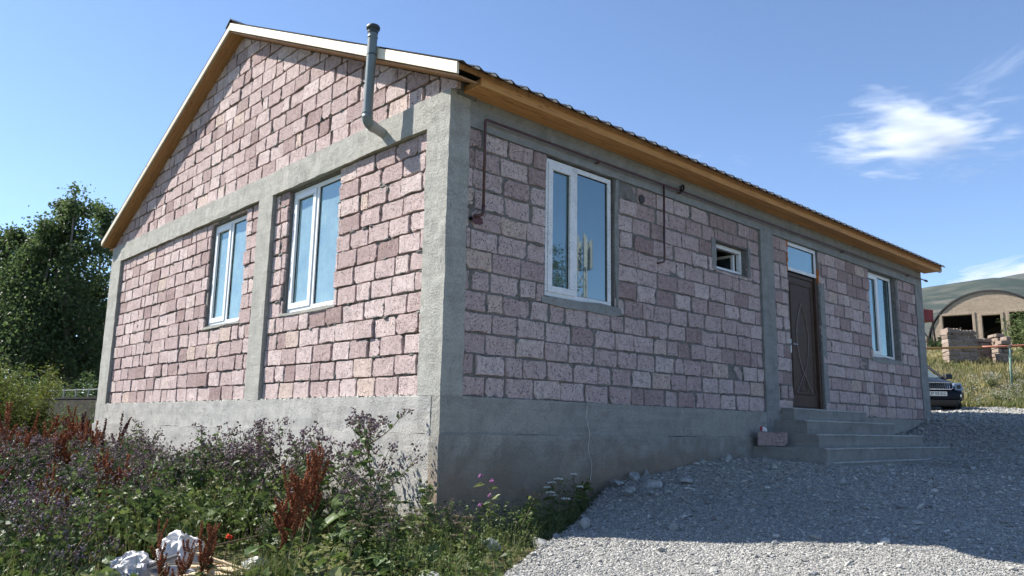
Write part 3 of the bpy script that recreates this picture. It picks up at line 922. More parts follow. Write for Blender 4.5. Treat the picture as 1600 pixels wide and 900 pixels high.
def hnp(x, y):
    x = np.asarray(x, float); y = np.asarray(y, float); sh = x.shape
    xf, yf = x.ravel(), y.ravel()
    out = np.empty(len(xf))
    for s in range(0, len(xf), 20000):
        q = np.c_[xf[s:s+20000], yf[s:s+20000]]
        D = np.sqrt(((q[:, None]-CP[None, :, :2])**2).sum(-1)+.16)
        out[s:s+20000] = D@WT[:-3]+WT[-3]+q@WT[-2:]
    return out.reshape(sh)
def h(x, y): return float(hnp(np.array([x]), np.array([y]))[0])
def vnoise(x, y, f, seed=0):
    """cheap smooth noise from summed sines"""
    r = np.random.default_rng(seed); s = 0
    for i in range(6):
        a = r.uniform(0, 6.28); ff = f*r.uniform(.6, 1.7); s = s+np.sin((x*np.cos(a)+y*np.sin(a))*ff+r.uniform(0, 6.28))
    return s/6

# view test used only to keep the scattered stuff to the ground the photo can see (with a margin)
fw_, rt_, up_, C_ = (np.array(q) for q in (fwd, rt, up, CAM))
def view_uv(P):
    v = P-C_; z = v@fw_
    return 800+1218.88*(v@rt_)/z, 450-1218.88*(v@up_)/z, z

# the gravel boundary runs from the near left up to the house corner region
def gravel_amt(x, y):
    """positive inside the gravel yard"""
    e1 = (x+.75)*.80-(-y-1.55)*.0+(-.0)
    # boundary polyline: x as a function of y, in front of the house
    by = np.array([-9, -6, -4, -2.6, -1.7, -1.1, -.3, 0.0, .3]); bx = np.array([-4.9, -3.4, -2.5, -1.75, -1.0, .15, 1.75, 2.35, 2.6])
    d = x-np.interp(y, by, bx)
    far = 19.6+.10*(y+2)-x+.4*np.sin(y*1.3)
    back = np.where(x > 12.8, 7.0-y, .10-y)
    return np.minimum(np.minimum(d, far), back)+.10*vnoise(x, y, 3.0, 4)

def m_ground():
    t = NT('dry_earth')
    n = t.noise(.5, 6, .6); n2 = t.noise(6, 6, .65); n3 = t.noise(50, 4, .7)
    c = t.ramp(n2, [(.3, (.075,.062,.040)), (.5, (.13,.115,.065)), (.72, (.22,.195,.11))])
    c = t.mix(t.rng(n, .42, .6), c, t.mix(n2, (.06,.075,.026), (.16,.16,.065)))
    return t.done(c, .95, t.bump(t.math('ADD', n2, t.math('MULTIPLY', n3, .5)), .8, .05), spec=.1)
def grid_sheet(name, us, vs_, fn, mat, lift=0.0, keep=None, disp=None):
    X, Y = np.meshgrid(us, vs_, indexing='ij')
    Z = fn(X, Y)+lift
    if disp is not None: Z = Z+disp(X, Y)
    V = np.c_[X.ravel(), Y.ravel(), Z.ravel()]
    nu, nv = X.shape
    idx = np.arange(nu*nv).reshape(nu, nv)
    F = np.c_[idx[:-1, :-1].ravel(), idx[1:, :-1].ravel(), idx[1:, 1:].ravel(), idx[:-1, 1:].ravel()]
    if keep is not None:
        k = keep(X, Y).ravel(); F = F[k[F].all(1)]
        used = np.unique(F); mp = -np.ones(len(V), int); mp[used] = np.arange(len(used)); V = V[used]; F = mp[F]
    return np_mesh(name, V, F, mat, smooth=True)
def stretch(a, b, n0, far, n1):
    """fine between a and b, growing out to +-far"""
    core = np.linspace(a, b, n0); o = np.geomspace(1, far, n1)
    return np.r_[(a-o+1)[::-1][:-1], core, (b+o-1)[1:]]
def far_h(X, Y):
    r = np.hypot(X-8, Y-6); Z = hnp(np.clip(X, -90, 110), np.clip(Y, -80, 110))
    return Z+.02*vnoise(X, Y, 2.0, 8)*(r < 80)
ground = grid_sheet('ground', stretch(-12, 32, 150, 2400, 34), stretch(-12, 34, 150, 2400, 34), far_h, m_ground())
tag(ground, kind='structure')

def m_gravel():
    t = NT('crushed_stone')
    v = t.node('ShaderNodeTexVoronoi'); t.put(t.tc, v.inputs['Vector']); v.inputs['Scale'].default_value = 38
    v2 = t.node('ShaderNodeTexVoronoi'); t.put(t.tc, v2.inputs['Vector']); v2.inputs['Scale'].default_value = 95
    s = t.sep(v.outputs['Color'])[0]; s2 = t.sep(v2.outputs['Color'])[0]
    c = t.ramp(t.math('ADD', t.math('MULTIPLY', s, .6), t.math('MULTIPLY', s2, .4)), [(.1, (.20,.20,.19)), (.45, (.34,.335,.32)), (.8, (.46,.45,.425)), (1, (.60,.58,.54))])
    n = t.noise(.7, 5, .6)
    c = t.mix(t.rng(n, .4, .65, 0, .5), c, (.29,.28,.26))
    hh = t.math('SUBTRACT', 1.0, t.math('ADD', v.outputs['Distance'], t.math('MULTIPLY', v2.outputs['Distance'], .5)))
    return t.done(c, .9, t.bump(hh, .9, .03), spec=.2)
gravel = grid_sheet('gravel_yard', np.r_[np.arange(-4.4, 9, .07), np.arange(9, 24, .16)], np.r_[np.arange(-9, -.2, .08), np.arange(-.2, 7.4, .16)], far_h, m_gravel(), .03,
                    keep=lambda X, Y: gravel_amt(X, Y) > 0, disp=lambda X, Y: .018*vnoise(X, Y, 5, 3)+.012*vnoise(X, Y, 13, 5)+np.clip(gravel_amt(X, Y)*.25, 0, .06)-.05*np.exp(-np.clip(gravel_amt(X, Y), 0, 9)/.06))
tag(gravel, kind='structure')
def gz_top(x, y): return far_h(x, y)+.03+.018*vnoise(x, y, 5, 3)+.012*vnoise(x, y, 13, 5)+np.clip(gravel_amt(x, y)*.25, 0, .06)

# loose stones: irregular chips, one joined mesh
STONE = m_tint('broken_stone', [(0, (.13,.13,.122)), (.3, (.265,.26,.243)), (.65, (.39,.38,.352)), (.9, (.53,.515,.475)), (1, (.64,.62,.57))], .9, .2, 45, .35)
OCT = np.array([(1,0,0),(0,1,0),(-1,0,0),(0,-1,0),(.55,.55,.75),(-.6,.5,.8),(-.5,-.6,.7),(.6,-.5,.75),(0,0,-.8)], float)
OCF = np.array([(0,1,4),(1,5,4),(1,2,5),(2,6,5),(2,3,6),(3,7,6),(3,0,7),(0,4,7),(4,5,6),(4,6,7),(1,0,8),(2,1,8),(3,2,8),(0,3,8)])
def stones(name, X, Y, Z, S, tint, g=rng):
    n = len(X)
    V = OCT[None]*(1+g.normal(0, .20, (n, 9, 3)))
    sc = np.stack([S*g.uniform(.8, 1.35, n), S*g.uniform(.55, 1.0, n), S*g.uniform(.35, .75, n)], -1)
    V = V*sc[:, None]
    a = g.uniform(0, 6.28, n); ca, sa = np.cos(a)[:, None], np.sin(a)[:, None]
    tl = g.normal(0, .35, n)[:, None]
    x, y, z = V[..., 0], V[..., 1], V[..., 2]
    z, x = z*np.cos(tl)+x*np.sin(tl), x*np.cos(tl)-z*np.sin(tl)
    V = np.stack([x*ca-y*sa+X[:, None], x*sa+y*ca+Y[:, None], z+Z[:, None]], -1).reshape(-1, 3)
    F = (OCF[None]+(np.arange(n)*9)[:, None, None]).reshape(-1, 3)
    return np_mesh(name, V, F, STONE, np.repeat(tint, 9), smooth=False)
N = 1500000
px_, py_ = rng.uniform(-4.4, 20, N), rng.uniform(-8.5, 4.5, N)
pz_ = np.full(N, -.8)
u_, v_, z_ = view_uv(np.c_[px_, py_, hnp(px_, py_)])
keepm = (z_ > 3) & (u_ > 300) & (u_ < 1750) & (v_ < 1010) & (gravel_amt(px_, py_) > .0)
keepm &= rng.uniform(0, 1, N) < np.clip((6.5/np.maximum(z_, 1))**2.2, .03, 1)
keepm &= ~((py_ > -1.26) & (px_ > 5.3) & (px_ < 10.3))
px_, py_, z_ = px_[keepm], py_[keepm], z_[keepm]
S = np.exp(rng.normal(math.log(.0063), .45, len(px_)))*np.clip(z_/6.5, .85, 2.6)
bigs = rng.uniform(0, 1, len(px_)) < .005; S = np.where(bigs, S*3.0, S)
S = np.clip(S, .004, .05)
o = stones('loose_gravel', px_, py_, gz_top(px_, py_)+S*.15, S, np.clip(rng.beta(2.0, 2.0, len(px_))+.16*vnoise(px_, py_, 1.1, 61), 0, 1))
tag(o, kind='stuff')
N_ST = len(px_)

# single rocks
def rock_mesh(seed, sx, sy, sz, sub=3):
    bm = bmesh.new(); bmesh.ops.create_icosphere(bm, subdivisions=sub, radius=1)
    from mathutils import noise
    r = random.Random(seed)
    planes = [(Vector((r.gauss(0, 1), r.gauss(0, 1), r.gauss(0, 1))).normalized(), r.uniform(.42, .78)) for _ in range(11)]
    for v in bm.verts:
        p = v.co.copy()
        for n_, d_ in planes:
            e = p.dot(n_)-d_
            if e > 0: p -= n_*e*.92
        p += p.normalized()*noise.noise(p*2.4+Vector((seed*3.1, 0, 0)))*.05+p.normalized()*noise.noise(p*7+Vector((seed, 2, 0)))*.04
        v.co = Vector((p.x*sx, p.y*sy, p.z*sz))
    me = bpy.data.meshes.new('rock'); bm.to_mesh(me); bm.free()
    return me
ROCKM = m_plain('grey_rock', (.29,.293,.283), .9, 0, .2, .4, 12, .8)
ROCKS = [ # u, v in the photo turned into ground places offline: x, y, sx, sy, sz
 (2.42, -.16, .145, .10, .075, 'pale flat rock highest on the gravel edge against the plinth'),
 (2.78, -.14, .10, .09, .085, 'grey-blue blocky rock touching the plinth beside the pale flat rock'),
 (3.05, -.10, .05, .04, .075, 'small white pointed stone standing against the plinth'),
 (2.15, -.55, .15, .10, .085, 'broad rock below the pale flat rock at the gravel edge'),
 (2.55, -.55, .17, .10, .085, 'largest flat-topped rock in the heap by the plinth'),
 (2.28, -.72, .10, .07, .05, 'thin slab wedged between the two broad rocks of the heap'),
 (2.95, -.70, .12, .10, .06, 'low wide rock on the right of the heap'),
 (.98, -.95, .095, .085, .085, 'rounded pale rock alone on the shaded gravel near the weeds'),
 (.45, -.92, .15, .10, .07, 'low grey rock half sunk at the left edge of the gravel'),
 (-.02, -.78, .135, .10, .12, 'blue-grey boulder among the weeds left of the gravel'),
 (-.95, -1.15, .16, .11, .07, 'pale flat boulder at the bottom edge of the weeds'),
 (-.62, -1.48, .10, .08, .06, 'small whitish rock where the gravel meets the weeds'),
 (1.38, -1.65, .055, .05, .05, 'fist-sized rock close to the shadow edge'),
 (4.15, -.14, .06, .05, .06, 'small grey stone leaning on the plinth left of the steps'),
 (4.72, -.16, .085, .05, .085, 'upright grey stone on the plinth nearest the steps'),
 (3.72, -.20, .05, .045, .04, 'small round stone between the heap and the steps'),
 (6.2, -3.2, .07, .05, .035, 'pale flat chip lying in the middle of the shaded yard'),
 (6.4, -3.9, .06, .05, .03, 'pale chip lying right in the shaded yard'),
]
for i, (x, y, sx, sy, sz, lab) in enumerate(ROCKS):
    o = link('rock', rock_mesh(40+i, sx*.86, sy*.86, sz*.86), None, ROCKM)
    zz = float(gz_top(np.array([x]), np.array([y]))[0]) if float(gravel_amt(np.array([x]), np.array([y]))[0]) > 0 else h(x, y)
    o.location = (x, y, zz+sz*.35); o.rotation_euler = (0, 0, i*1.3)
    tag(o, lab, 'rock', 'rocks along the gravel edge')

# tuff block left on the steps, with a crumpled wrapper
mb = MB(); mb.tint = .18
blk = brick_geo('front', [(-.2, 0), (.2, 0), (.2, .19), (-.2, .19)], -.10, random.Random(4))
vs = [list(p) for p in blk[0]]; nn = len(vs)//3
for i in range(2*nn, 3*nn): vs[i][1] = .10
mb.add(vs, blk[1]+[tuple(reversed(range(2*nn, 3*nn)))])
o = mb.build('tuff_block', BRICK); o.location = (5.74, -.255, -.478); o.rotation_euler = (0, 0, R(-58))
tag(o, 'single maroon tuff block lying on the left end of the concrete steps', 'block')
def crumple(name, seed, size, mat, sub=3, amp=.5, flat=1.0):
    bm = bmesh.new(); bmesh.ops.create_icosphere(bm, subdivisions=sub, radius=1)
    from mathutils import noise
    for v in bm.verts:
        p = v.co.copy()
        q = noise.noise_vector(p*1.9+Vector((seed*5.3, 0, 0)))*amp+noise.noise_vector(p*4.5+Vector((0, seed*2.7, 0)))*amp*.40-p*abs(noise.noise(p*3.4+Vector((seed, 0, 0))))*amp*.9-p*abs(noise.noise(p*8.0+Vector((0, seed, 0))))*amp*.40+p*.12
        p = p+q
        v.co = Vector((p.x*size[0], p.y*size[1], max(-.75, p.z)*size[2]*flat))
    me = bpy.data.meshes.new(name); bm.to_mesh(me); bm.free()
    return link(name, me, None, mat)
WRAP = m_plain('white_wrapper', (.75,.74,.74), .4, 0, .5, .1); REDW = m_plain('red_wrapper', (.35,.03,.05), .4)
o = crumple('wrapper', 3, (.055, .03, .035), WRAP); o.location = (5.70, -.16, -.255); tag(o, 'crumpled red and white wrapper on top of the maroon block', 'wrapper')
o2 = crumple('red_flap', 5, (.022, .02, .04), REDW, 2); o2.parent = o; o2.location = (-.055, .01, .005)

# ------------------------------------------------------------------ right background
PINKW = m_tint('weathered_tuff', [(0, (.17,.125,.10)), (.5, (.275,.215,.175)), (1, (.35,.285,.24))], .95, .1, 9, .8)
HANG = m_concrete('hangar_plaster', (.36,.285,.215), (.43,.345,.26), .4)
# arched hangar: local frame, x along its front, y into the building
hg = empty('arched_hangar', (69.0, 14.1, 5.5), 0, 'derelict hangar with arched roof and dark door openings behind the ruined wall', 'hangar')
HX = Vector((0.16, -0.987, 0)).normalized()
hg.rotation_euler = (0, 0, math.atan2(HX.y, HX.x))
HWD, HRISE, HSPR = 4.45, 3.7, 2.5
def archz(u): return HSPR+HRISE*math.sqrt(max(0, 1-(u/HWD)**2))**1.2
# front wall with openings
opn = [(-3.45, -1.2, 0.0, 4.35), (-.50, .85, 0.0, 4.2), (1.5, 3.75, 0.0, 4.35)]
mb = MB()
us = sorted(set([-HWD+.02+i*(2*HWD-.04)/44 for i in range(45)]+[q for o_ in opn for q in o_[:2]]))
for i in range(len(us)-1):
    a, b = us[i], us[i+1]; c = (a+b)/2
    zb = 0
    for o_ in opn:
        if o_[0] < c < o_[1]: zb = o_[3]
    za, zc = archz(a), archz(b)
    for d, fl in ((0, False), (.45, True)):
        q = [(a, d, zb-(1.5 if zb == 0 else 0)), (b, d, zb-(1.5 if zb == 0 else 0)), (b, d, zc), (a, d, za)]; mb.add(q, [(3,2,1,0) if fl else (0,1,2,3)])
    if zb: mb.add([(a, 0, zb), (b, 0, zb), (b, .45, zb), (a, .45, zb)], [(0,3,2,1)])
for o_ in opn:
    for u, fl in ((o_[0], 0), (o_[1], 1)): mb.add([(u, 0, -1.5), (u, .45, -1.5), (u, .45, o_[3]), (u, 0, o_[3])], [(0,1,2,3) if fl else (3,2,1,0)])
mb.build('front_wall', HANG, hg)
mb = MB()
for (p, q, s, t) in opn:
    mb.box(p-.22, p-.002, -.06, -.002, -1, t+.2); mb.box(q+.002, q+.22, -.06, -.002, -1, t+.2); mb.box(p-.001, q+.001, -.06, -.002, t+.001, t+.2)
mb.build('opening_surround', HANG, hg, bevel=.02)
mb = MB(); n = 48
pts = [(-HWD*math.cos(math.pi*i/n)) for i in range(n+1)]
vs = []
for i, u in enumerate(pts):
    z = archz(u)
    for (d, dz) in ((-.10, .0), (-.10, .15), (24, .15), (24, .0)): vs.append((u*1.03, d, z+dz))
fs = []
for i in range(n):
    for k in range(4): fs.append((4*i+k, 4*i+(k+1) % 4, 4*(i+1)+(k+1) % 4, 4*(i+1)+k))
mb.add(vs, fs); mb.build('arched_roof', m_plain('dark_roofing', (.030,.030,.032), .8), hg)
mb = MB(); rp = [(u*.98, 22.9, archz(u)) for u in pts]; mb.add([(-HWD*.98, 22.9, -1.5)]+rp+[(HWD*.98, 22.9, -1.5)], [tuple(range(len(rp)+2))]); rw = mb.build('rear_wall', HANG, hg); sd_ = rw.modifiers.new('thickness', 'SOLIDIFY'); sd_.thickness = .3
mb = MB(); mb.box(-HWD, -HWD+.4, .46, 24, -1.5, HSPR+.1); mb.box(HWD-.4, HWD, .46, 24, -1.5, HSPR+.1); mb.box(-HWD+.4, HWD-.4, 23.5, 24, -1.5, HSPR); mb.build('side_wall', HANG, hg)
mb = MB(); mb.tube([(-4.1, .7, 1.2), (-2.2, .9, 3.4)], .09, 6); mb.build('loose_beam', m_plain('weathered_timber', (.22,.17,.12), .9), hg)
# buttress of rubble at the left end
mb = MB(); mb.hexa([(-6.2, -.8, -1.5), (-4.6, -.8, -1.5), (-4.6, .3, -1.5), (-6.2, .3, -1.5), (-5.5, -.4, 1.9), (-4.7, -.5, 2.6), (-4.7, .3, 2.6), (-5.5, .3, 1.9)]); mb.build('buttress', HANG, hg, bevel=.06)

# ruined tuff wall, block by block
def ruin():
    root = empty('ruined_wall', (27.0, 3.0, 2.2), 0, 'roofless ruined wall of pinkish tuff blocks on the grassy slope', 'ruin')
    D0 = Vector((25.95, 3.78, 2.15)); ux = Vector((.735, -.678, 0)); uy = Vector((.678, .735, 0))
    root.location = D0; root.rotation_euler = (0, 0, math.atan2(ux.y, ux.x))
    r = random.Random(8)
    def run(x0, x1, y0, y1, prof, seedp, along='x', rh=.152, L=.38):
        k = 0; z = -.4
        while z < 3:
            x = (x0 if along == 'x' else y0)-(0 if k % 2 else L/2); end = x1 if along == 'x' else y1; start = x0 if along == 'x' else y0
            while x < end-.05:
                a, b = max(start, x), min(end, x+L*r.uniform(.9, 1.08)); x = b
                if b-a < .06: continue
                top = prof((a+b)/2)
                if z+rh*.5 > top: continue
                if r.random() < .03 and z > .8: continue
                j = .012; jz = .011; mb = MB(); mb.tint = r.betavariate(2, 2)
                p = [a+j, b-j, z+jz, z+rh-jz]
                dd = r.gauss(0, .014)
                g = lambda: r.gauss(0, .009)
                if along == 'x':
                    c = [(p[0], y0+dd, p[2]), (p[1], y0+dd, p[2]), (p[1], y1+dd, p[2]), (p[0], y1+dd, p[2]), (p[0], y0+dd, p[3]), (p[1], y0+dd, p[3]), (p[1], y1+dd, p[3]), (p[0], y1+dd, p[3])]
                else:
                    c = [(x0+dd, p[0], p[2]), (x1+dd, p[0], p[2]), (x1+dd, p[1], p[2]), (x0+dd, p[1], p[2]), (x0+dd, p[0], p[3]), (x1+dd, p[0], p[3]), (x1+dd, p[1], p[3]), (x0+dd, p[1], p[3])]
                c = [(q[0]+g(), q[1]+g(), q[2]+g()) for q in c]
                mb.hexa(c); mb.build('stone_block', PINKW, root, bevel=.011, seg=1)
            z += rh; k += 1
    run(0, 1.08, 0, .42, lambda u: 1.36-.08*u, 1)                     # tall left pier
    run(1.08, 2.1, .75, 1.10, lambda u: 1.18-.2*max(0, u-1.75), 2)  # lower infill set back
    run(1.80, 2.34, 0.02, .40, lambda u: .80+.6*(u-1.80)+.1*math.sin(9*u), 3) # broken right pier
    run(2.06, 2.36, .42, 3.4, lambda u: 1.24-.05*u, 4, along='y')     # return wall
    mb = MB(); mb.box(.03, 1.05, .03, .39, -.4, 1.12); mb.box(1.10, 2.04, .79, 1.06, -.4, .88); mb.box(2.09, 2.33, .45, 3.3, -.4, .9); mb.box(1.84, 2.30, .06, .36, -.4, .62)
    mb.build('mortar_core', m_plain('pale_mortar', (.36,.31,.26), .95, 0, .1, .3, 9, .5), root)
    mb = MB(); r2 = random.Random(4)                                  # lumpy cement capping
    for i in range(9):
        u = .02+1.06*i/9; mb.hexa([(u, -.03, 1.20), (u+.13, -.03, 1.20), (u+.13, .45, 1.20), (u, .45, 1.20), (u+.01, 0, 1.36-.1*u+r2.gauss(0, .02)+.03), (u+.12, 0, 1.36-.1*u+r2.gauss(0, .02)), (u+.12, .43, 1.36-.1*u), (u+.01, .43, 1.36-.1*u)])
    mb.build('cement_cap', PINKW, root, bevel=.03)
ruin()

# red tank on a steel stand, close to the hangar's left end
tk = empty('red_tank', (44.6, 11.1, 4.3), 0, 'rust red tank on thin steel legs at the left end of the hangar', 'tank')
mb = MB(); mb.box(-.55, .55, -.5, .5, 2.0, 2.72)
TANKM = m_plain('red_tank_paint', (.23,.035,.035), .6, 0, .3, .35, 3, .2)
mb.build('tank_body', TANKM, tk, bevel=.05)
tk.rotation_euler = (0, 0, R(-25))
LEGM = m_plain('rusty_steel', (.10,.065,.05), .8, .3)
for (x, y) in ((-.5, -.42), (.5, -.42), (.5, .42), (-.5, .42)):
    mb = MB(); mb.tube([(x*1.25, y*1.25, -.6), (x, y, 2.01)], .05, 5); mb.build('leg', LEGM, tk)
mb = MB(); mb.tube([(-.62, -.52, .1), (.52, -.44, 1.8)], .03, 5); mb.tube([(.62, -.52, .1), (-.52, -.44, 1.8)], .03, 5); mb.build('brace', LEGM, tk)

# yellow pipeline on posts
pl_ = empty('gas_pipeline', (24.0, 1.4, 1.27), 0, 'yellow gas pipeline carried on a thin post across the grassy slope', 'pipeline')
A = Vector((19.4, 8.2, 2.33)); B = Vector((24.07, 1.35, 2.555)); Cc = Vector((27.5, -3.7, 2.95))
def rel(p): return p-Vector(pl_.location)
YEL = m_plain('yellow_pipe_paint', (.44,.225,.065), .5, 0, .4, .2); REDP = m_plain('red_pipe_paint', (.34,.125,.075), .5, 0, .4, .2); POSTM = m_plain('green_post_paint', (.17,.27,.22), .6, 0, .3, .3)
mid = A.lerp(B, .90)
mb = MB(); mb.tube([rel(A), rel(mid)], .036, 8); mb.build('pipe', YEL, pl_, smooth=True)
mb = MB(); mb.tube([rel(mid), rel(B), rel(Cc)], .036, 8); mb.build('pipe', REDP, pl_, smooth=True)
mb = MB(); mb.tube([(.26, .06, -.2), (.02, -.03, 1.25)], .034, 8); mb.build('post', POSTM, pl_, smooth=True)
mb = MB(); mb.box(-.03, .07, -.08, .02, 1.235, 1.33); mb.build('clamp', LEGM, pl_)
for q in (A, Cc):
    p = rel(q); mb = MB(); mb.tube([(p.x, p.y, h(q.x, q.y)-1.27-.2), p], .034, 8); mb.build('post', POSTM, pl_, smooth=True)

# ------------------------------------------------------------------ the dark car
def make_car():
    car = empty('parked_car', (0, 0, 0), 0, 'dark blue off-road car parked behind the far corner of the house', 'car')
    PAINT = m_plain('dark_blue_paint', (.003,.005,.011), .3, .0, .14, .1, 3)
    TRIM = m_plain('black_trim', (.012,.012,.013), .5)
    CHR = m_plain('chrome', (.62,.62,.64), .15, 1.0); GL = m_plain('car_glass', (.10,.13,.14), .06, 0, .9)
    HLM = m_plain('headlamp_lens', (.20,.24,.28), .2, .1, .5); TYRE = m_plain('tyre_rubber', (.012,.012,.012), .9, 0, .2)
    # lofted body: stations along +x (front), half sections (y, z)
    ST = [(-2.28, .72, .52, .95, 1.02, .70), (-2.15, .84, .42, .98, 1.08, .80), (-1.5, .90, .36, 1.0, 1.10, .84), (-.4, .91, .34, 1.0, 1.08, .85), (.70, .91, .34, .99, 1.06, .84),
          (1.05, .91, .34, .97, 1.05, .80), (1.5, .90, .36, .92, 1.00, .74), (1.85, .87, .38, .86, .93, .68), (2.08, .80, .42, .78, .85, .58), (2.20, .66, .48, .70, .76, .46)]
    mb = MB(); vs = []; fs = []
    for (x, w, zb, zs, zt, wt) in ST:
        half = [(0, zb), (w*.80, zb), (w*.97, zb+.10), (w, (zb+zs)/2), (w*.975, zs-.06), (wt+.05, zs+.02), (wt, zt-.01), (wt*.6, zt+.02), (0, zt+.035)]
        for (y, z) in half: vs.append((x, y, z))
        for (y, z) in half[-2:0:-1]: vs.append((x, -y, z))
    K = 16
    for i in range(len(ST)-1):
        for k in range(K): fs.append((i*K+k, i*K+(k+1) % K, (i+1)*K+(k+1) % K, (i+1)*K+k))
    fs.append(tuple(reversed(range(K)))); fs.append(tuple((len(ST)-1)*K+k for k in range(K)))
    mb.add(vs, fs); body = mb.build('body', PAINT, car, smooth=True)
    s = body.modifiers.new('sub', 'SUBSURF'); s.levels = 2; s.render_levels = 2
    # cabin
    mb = MB(); vs = []; fs = []
    CB = [(-2.15, .80, 1.05, 1.12), (-1.75, .74, 1.05, 1.62), (-.9, .70, 1.05, 1.70), (-.05, .69, 1.05, 1.68), (.30, .72, 1.05, 1.58), (1.02, .80, 1.04, 1.08)]
    for (x, w, z0, z1) in CB:
        for y, z in ((w+.06, z0), (w*.90, (z0+z1)/2+.05), (w*.80, z1), (-w*.80, z1), (-w*.90, (z0+z1)/2+.05), (-w-.06, z0)): vs.append((x, y, z))
    for i in range(len(CB)-1):
        for k in range(5): fs.append((i*6+k, i*6+k+1, (i+1)*6+k+1, (i+1)*6+k))
    fs += [tuple(reversed(range(6))), tuple(30+k for k in range(6))]
    mb.add(vs, fs); mb.build('cabin', GL, car, smooth=False, bevel=.03)
    mb = MB()
    mb.tube([(-2.1, .66, 1.14), (-1.75, .60, 1.63), (-.9, .57, 1.71), (-.05, .565, 1.69), (.30, .60, 1.59), (1.05, .80, 1.07)], .04, 6)
    mb.tube([(-2.1, -.66, 1.14), (-1.75, -.60, 1.63), (-.9, -.57, 1.71), (-.05, -.565, 1.69), (.30, -.60, 1.59), (1.05, -.80, 1.07)], .04, 6)
    mb.hexa([(-1.75, -.6, 1.62), (.28, -.6, 1.58), (.28, .6, 1.58), (-1.75, .6, 1.62), (-1.6, -.52, 1.735), (.1, -.52, 1.71), (.1, .52, 1.71), (-1.6, .52, 1.735)])
    mb.build('roof_panel', PAINT, car, smooth=False, bevel=.03)
    mb = MB(); mb.hexa([(2.02, -.84, .40), (2.30, -.60, .42), (2.30, .60, .42), (2.02, .84, .40), (2.00, -.86, .66), (2.29, -.66, .66), (2.29, .66, .66), (2.00, .86, .66)]); mb.build('bumper', PAINT, car, bevel=.06, seg=3)
    mb = MB(); mb.hexa([(1.9, -.70, .25), (2.20, -.52, .25), (2.20, .52, .25), (1.9, .70, .25), (1.98, -.80, .43), (2.27, -.58, .43), (2.27, .58, .43), (1.98, .80, .43)]); mb.build('lower_grille', TRIM, car, bevel=.03)
    mb = MB(); mb.hexa([(2.14, -.46, .70), (2.24, -.40, .70), (2.24, .40, .70), (2.14, .46, .70), (2.06, -.50, .86), (2.18, -.46, .86), (2.18, .46, .86), (2.06, .50, .86)]); gr = mb.build('grille', TRIM, car, bevel=.01)
    mb = MB()
    rim = [(2.25, -.40, .70), (2.25, .40, .70), (2.235, .45, .73), (2.19, .47, .86), (2.185, .43, .875), (2.185, -.43, .875), (2.19, -.47, .86), (2.235, -.45, .73), (2.25, -.40, .70)]
    mb.tube(rim, .014, 6); mb.build('grille_frame', CHR, gr)
    for k in range(-7, 8):
        mb = MB(); y = k*.052; mb.tube([(2.248, y, .705), (2.19, y*1.06, .865)], .006, 4); mb.build('grille_bar', CHR, gr)
    for s in (1, -1):
        mb = MB(); mb.hexa([(2.23, s*.52, .67), (2.06, s*.83, .68), (1.86, s*.80, .72), (2.0, s*.50, .70), (2.15, s*.53, .86), (1.95, s*.83, .89), (1.80, s*.78, .90), (1.9, s*.52, .86)]); hl = mb.build('headlight', HLM, car, bevel=.02)
        mb = MB(); mb.lathe([(.05, 0), (.055, .02)], (2.195, s*.62, .765), 12, 'x'); mb.build('lamp_bowl', TRIM, hl)
        mb = MB(); mb.box(2.20, 2.285, s*.58-.06, s*.58+.06, .50, .58); mb.build('fog_lamp', CHR, car, bevel=.01)
        mb = MB(); mb.hexa([(.80, s*.90, 1.03), (1.00, s*.90, 1.03), (1.00, s*1.12, 1.06), (.86, s*1.12, 1.06), (.80, s*.92, 1.20), (.97, s*.92, 1.20), (.97, s*1.12, 1.20), (.86, s*1.12, 1.20)]); mb.build('mirror', TRIM, car, bevel=.04, seg=3)
        for x in (1.38, -1.38):
            mb = MB(); mb.lathe([(.20, -.11), (.35, -.10), (.365, -.06), (.365, .06), (.35, .10), (.20, .11)], (x, s*.80, .365), 24, 'y'); wh = mb.build('wheel', TYRE, car, smooth=False, bevel=.01)
            mb = MB(); mb.lathe([(.21, s*.10), (.20, s*.112), (.05, s*.10), (.03, s*.12)], (x, s*.80, .365), 18, 'y'); mb.build('rim', CHR, wh)
    # number plate
    mb = MB(); mb.box(2.302, 2.312, -.26, .26, .520, .632); pt = mb.build('number_plate', m_plain('plate_white', (.62,.63,.61), .4), car, bevel=.003)
    cu = bpy.data.curves.new('plate_text', 'FONT'); cu.body = '37 VZ 012'; cu.size = .098; cu.align_x = 'CENTER'; cu.align_y = 'CENTER'; cu.extrude = .001; cu.offset = .0015
    to = bpy.data.objects.new('plate_text', cu); COL.objects.link(to)
    dg = bpy.context.evaluated_depsgraph_get(); me = bpy.data.meshes.new_from_object(to.evaluated_get(dg)); bpy.data.objects.remove(to)
    me.materials.clear()
    tx = link('plate_lettering', me, pt, TRIM); tx.location = (2.3135, .028, .576); tx.rotation_euler = (R(90), 0, R(90)); tx.scale = (.92, 1, 1)
    mb = MB(); mb.box(2.3125, 2.3135, -.245, -.205, .555, .60); mb.build('plate_emblem', m_plain('plate_blue', (.03,.05,.22), .4), pt)
    return car
car = make_car()
# plate centre near (17.1..18, 1.5): aim the nose 28 degrees off the line to the camera
tocam = math.atan2(CAM.y-1.5, CAM.x-17.6)
hd = tocam+R(26)
pc = Vector((17.45, 1.44, 0))                      # plate centre on the ground
car.rotation_euler = (0, 0, hd)
car.location = (pc.x-2.31*math.cos(hd), pc.y-2.31*math.sin(hd), 0)
car.location.z = .195

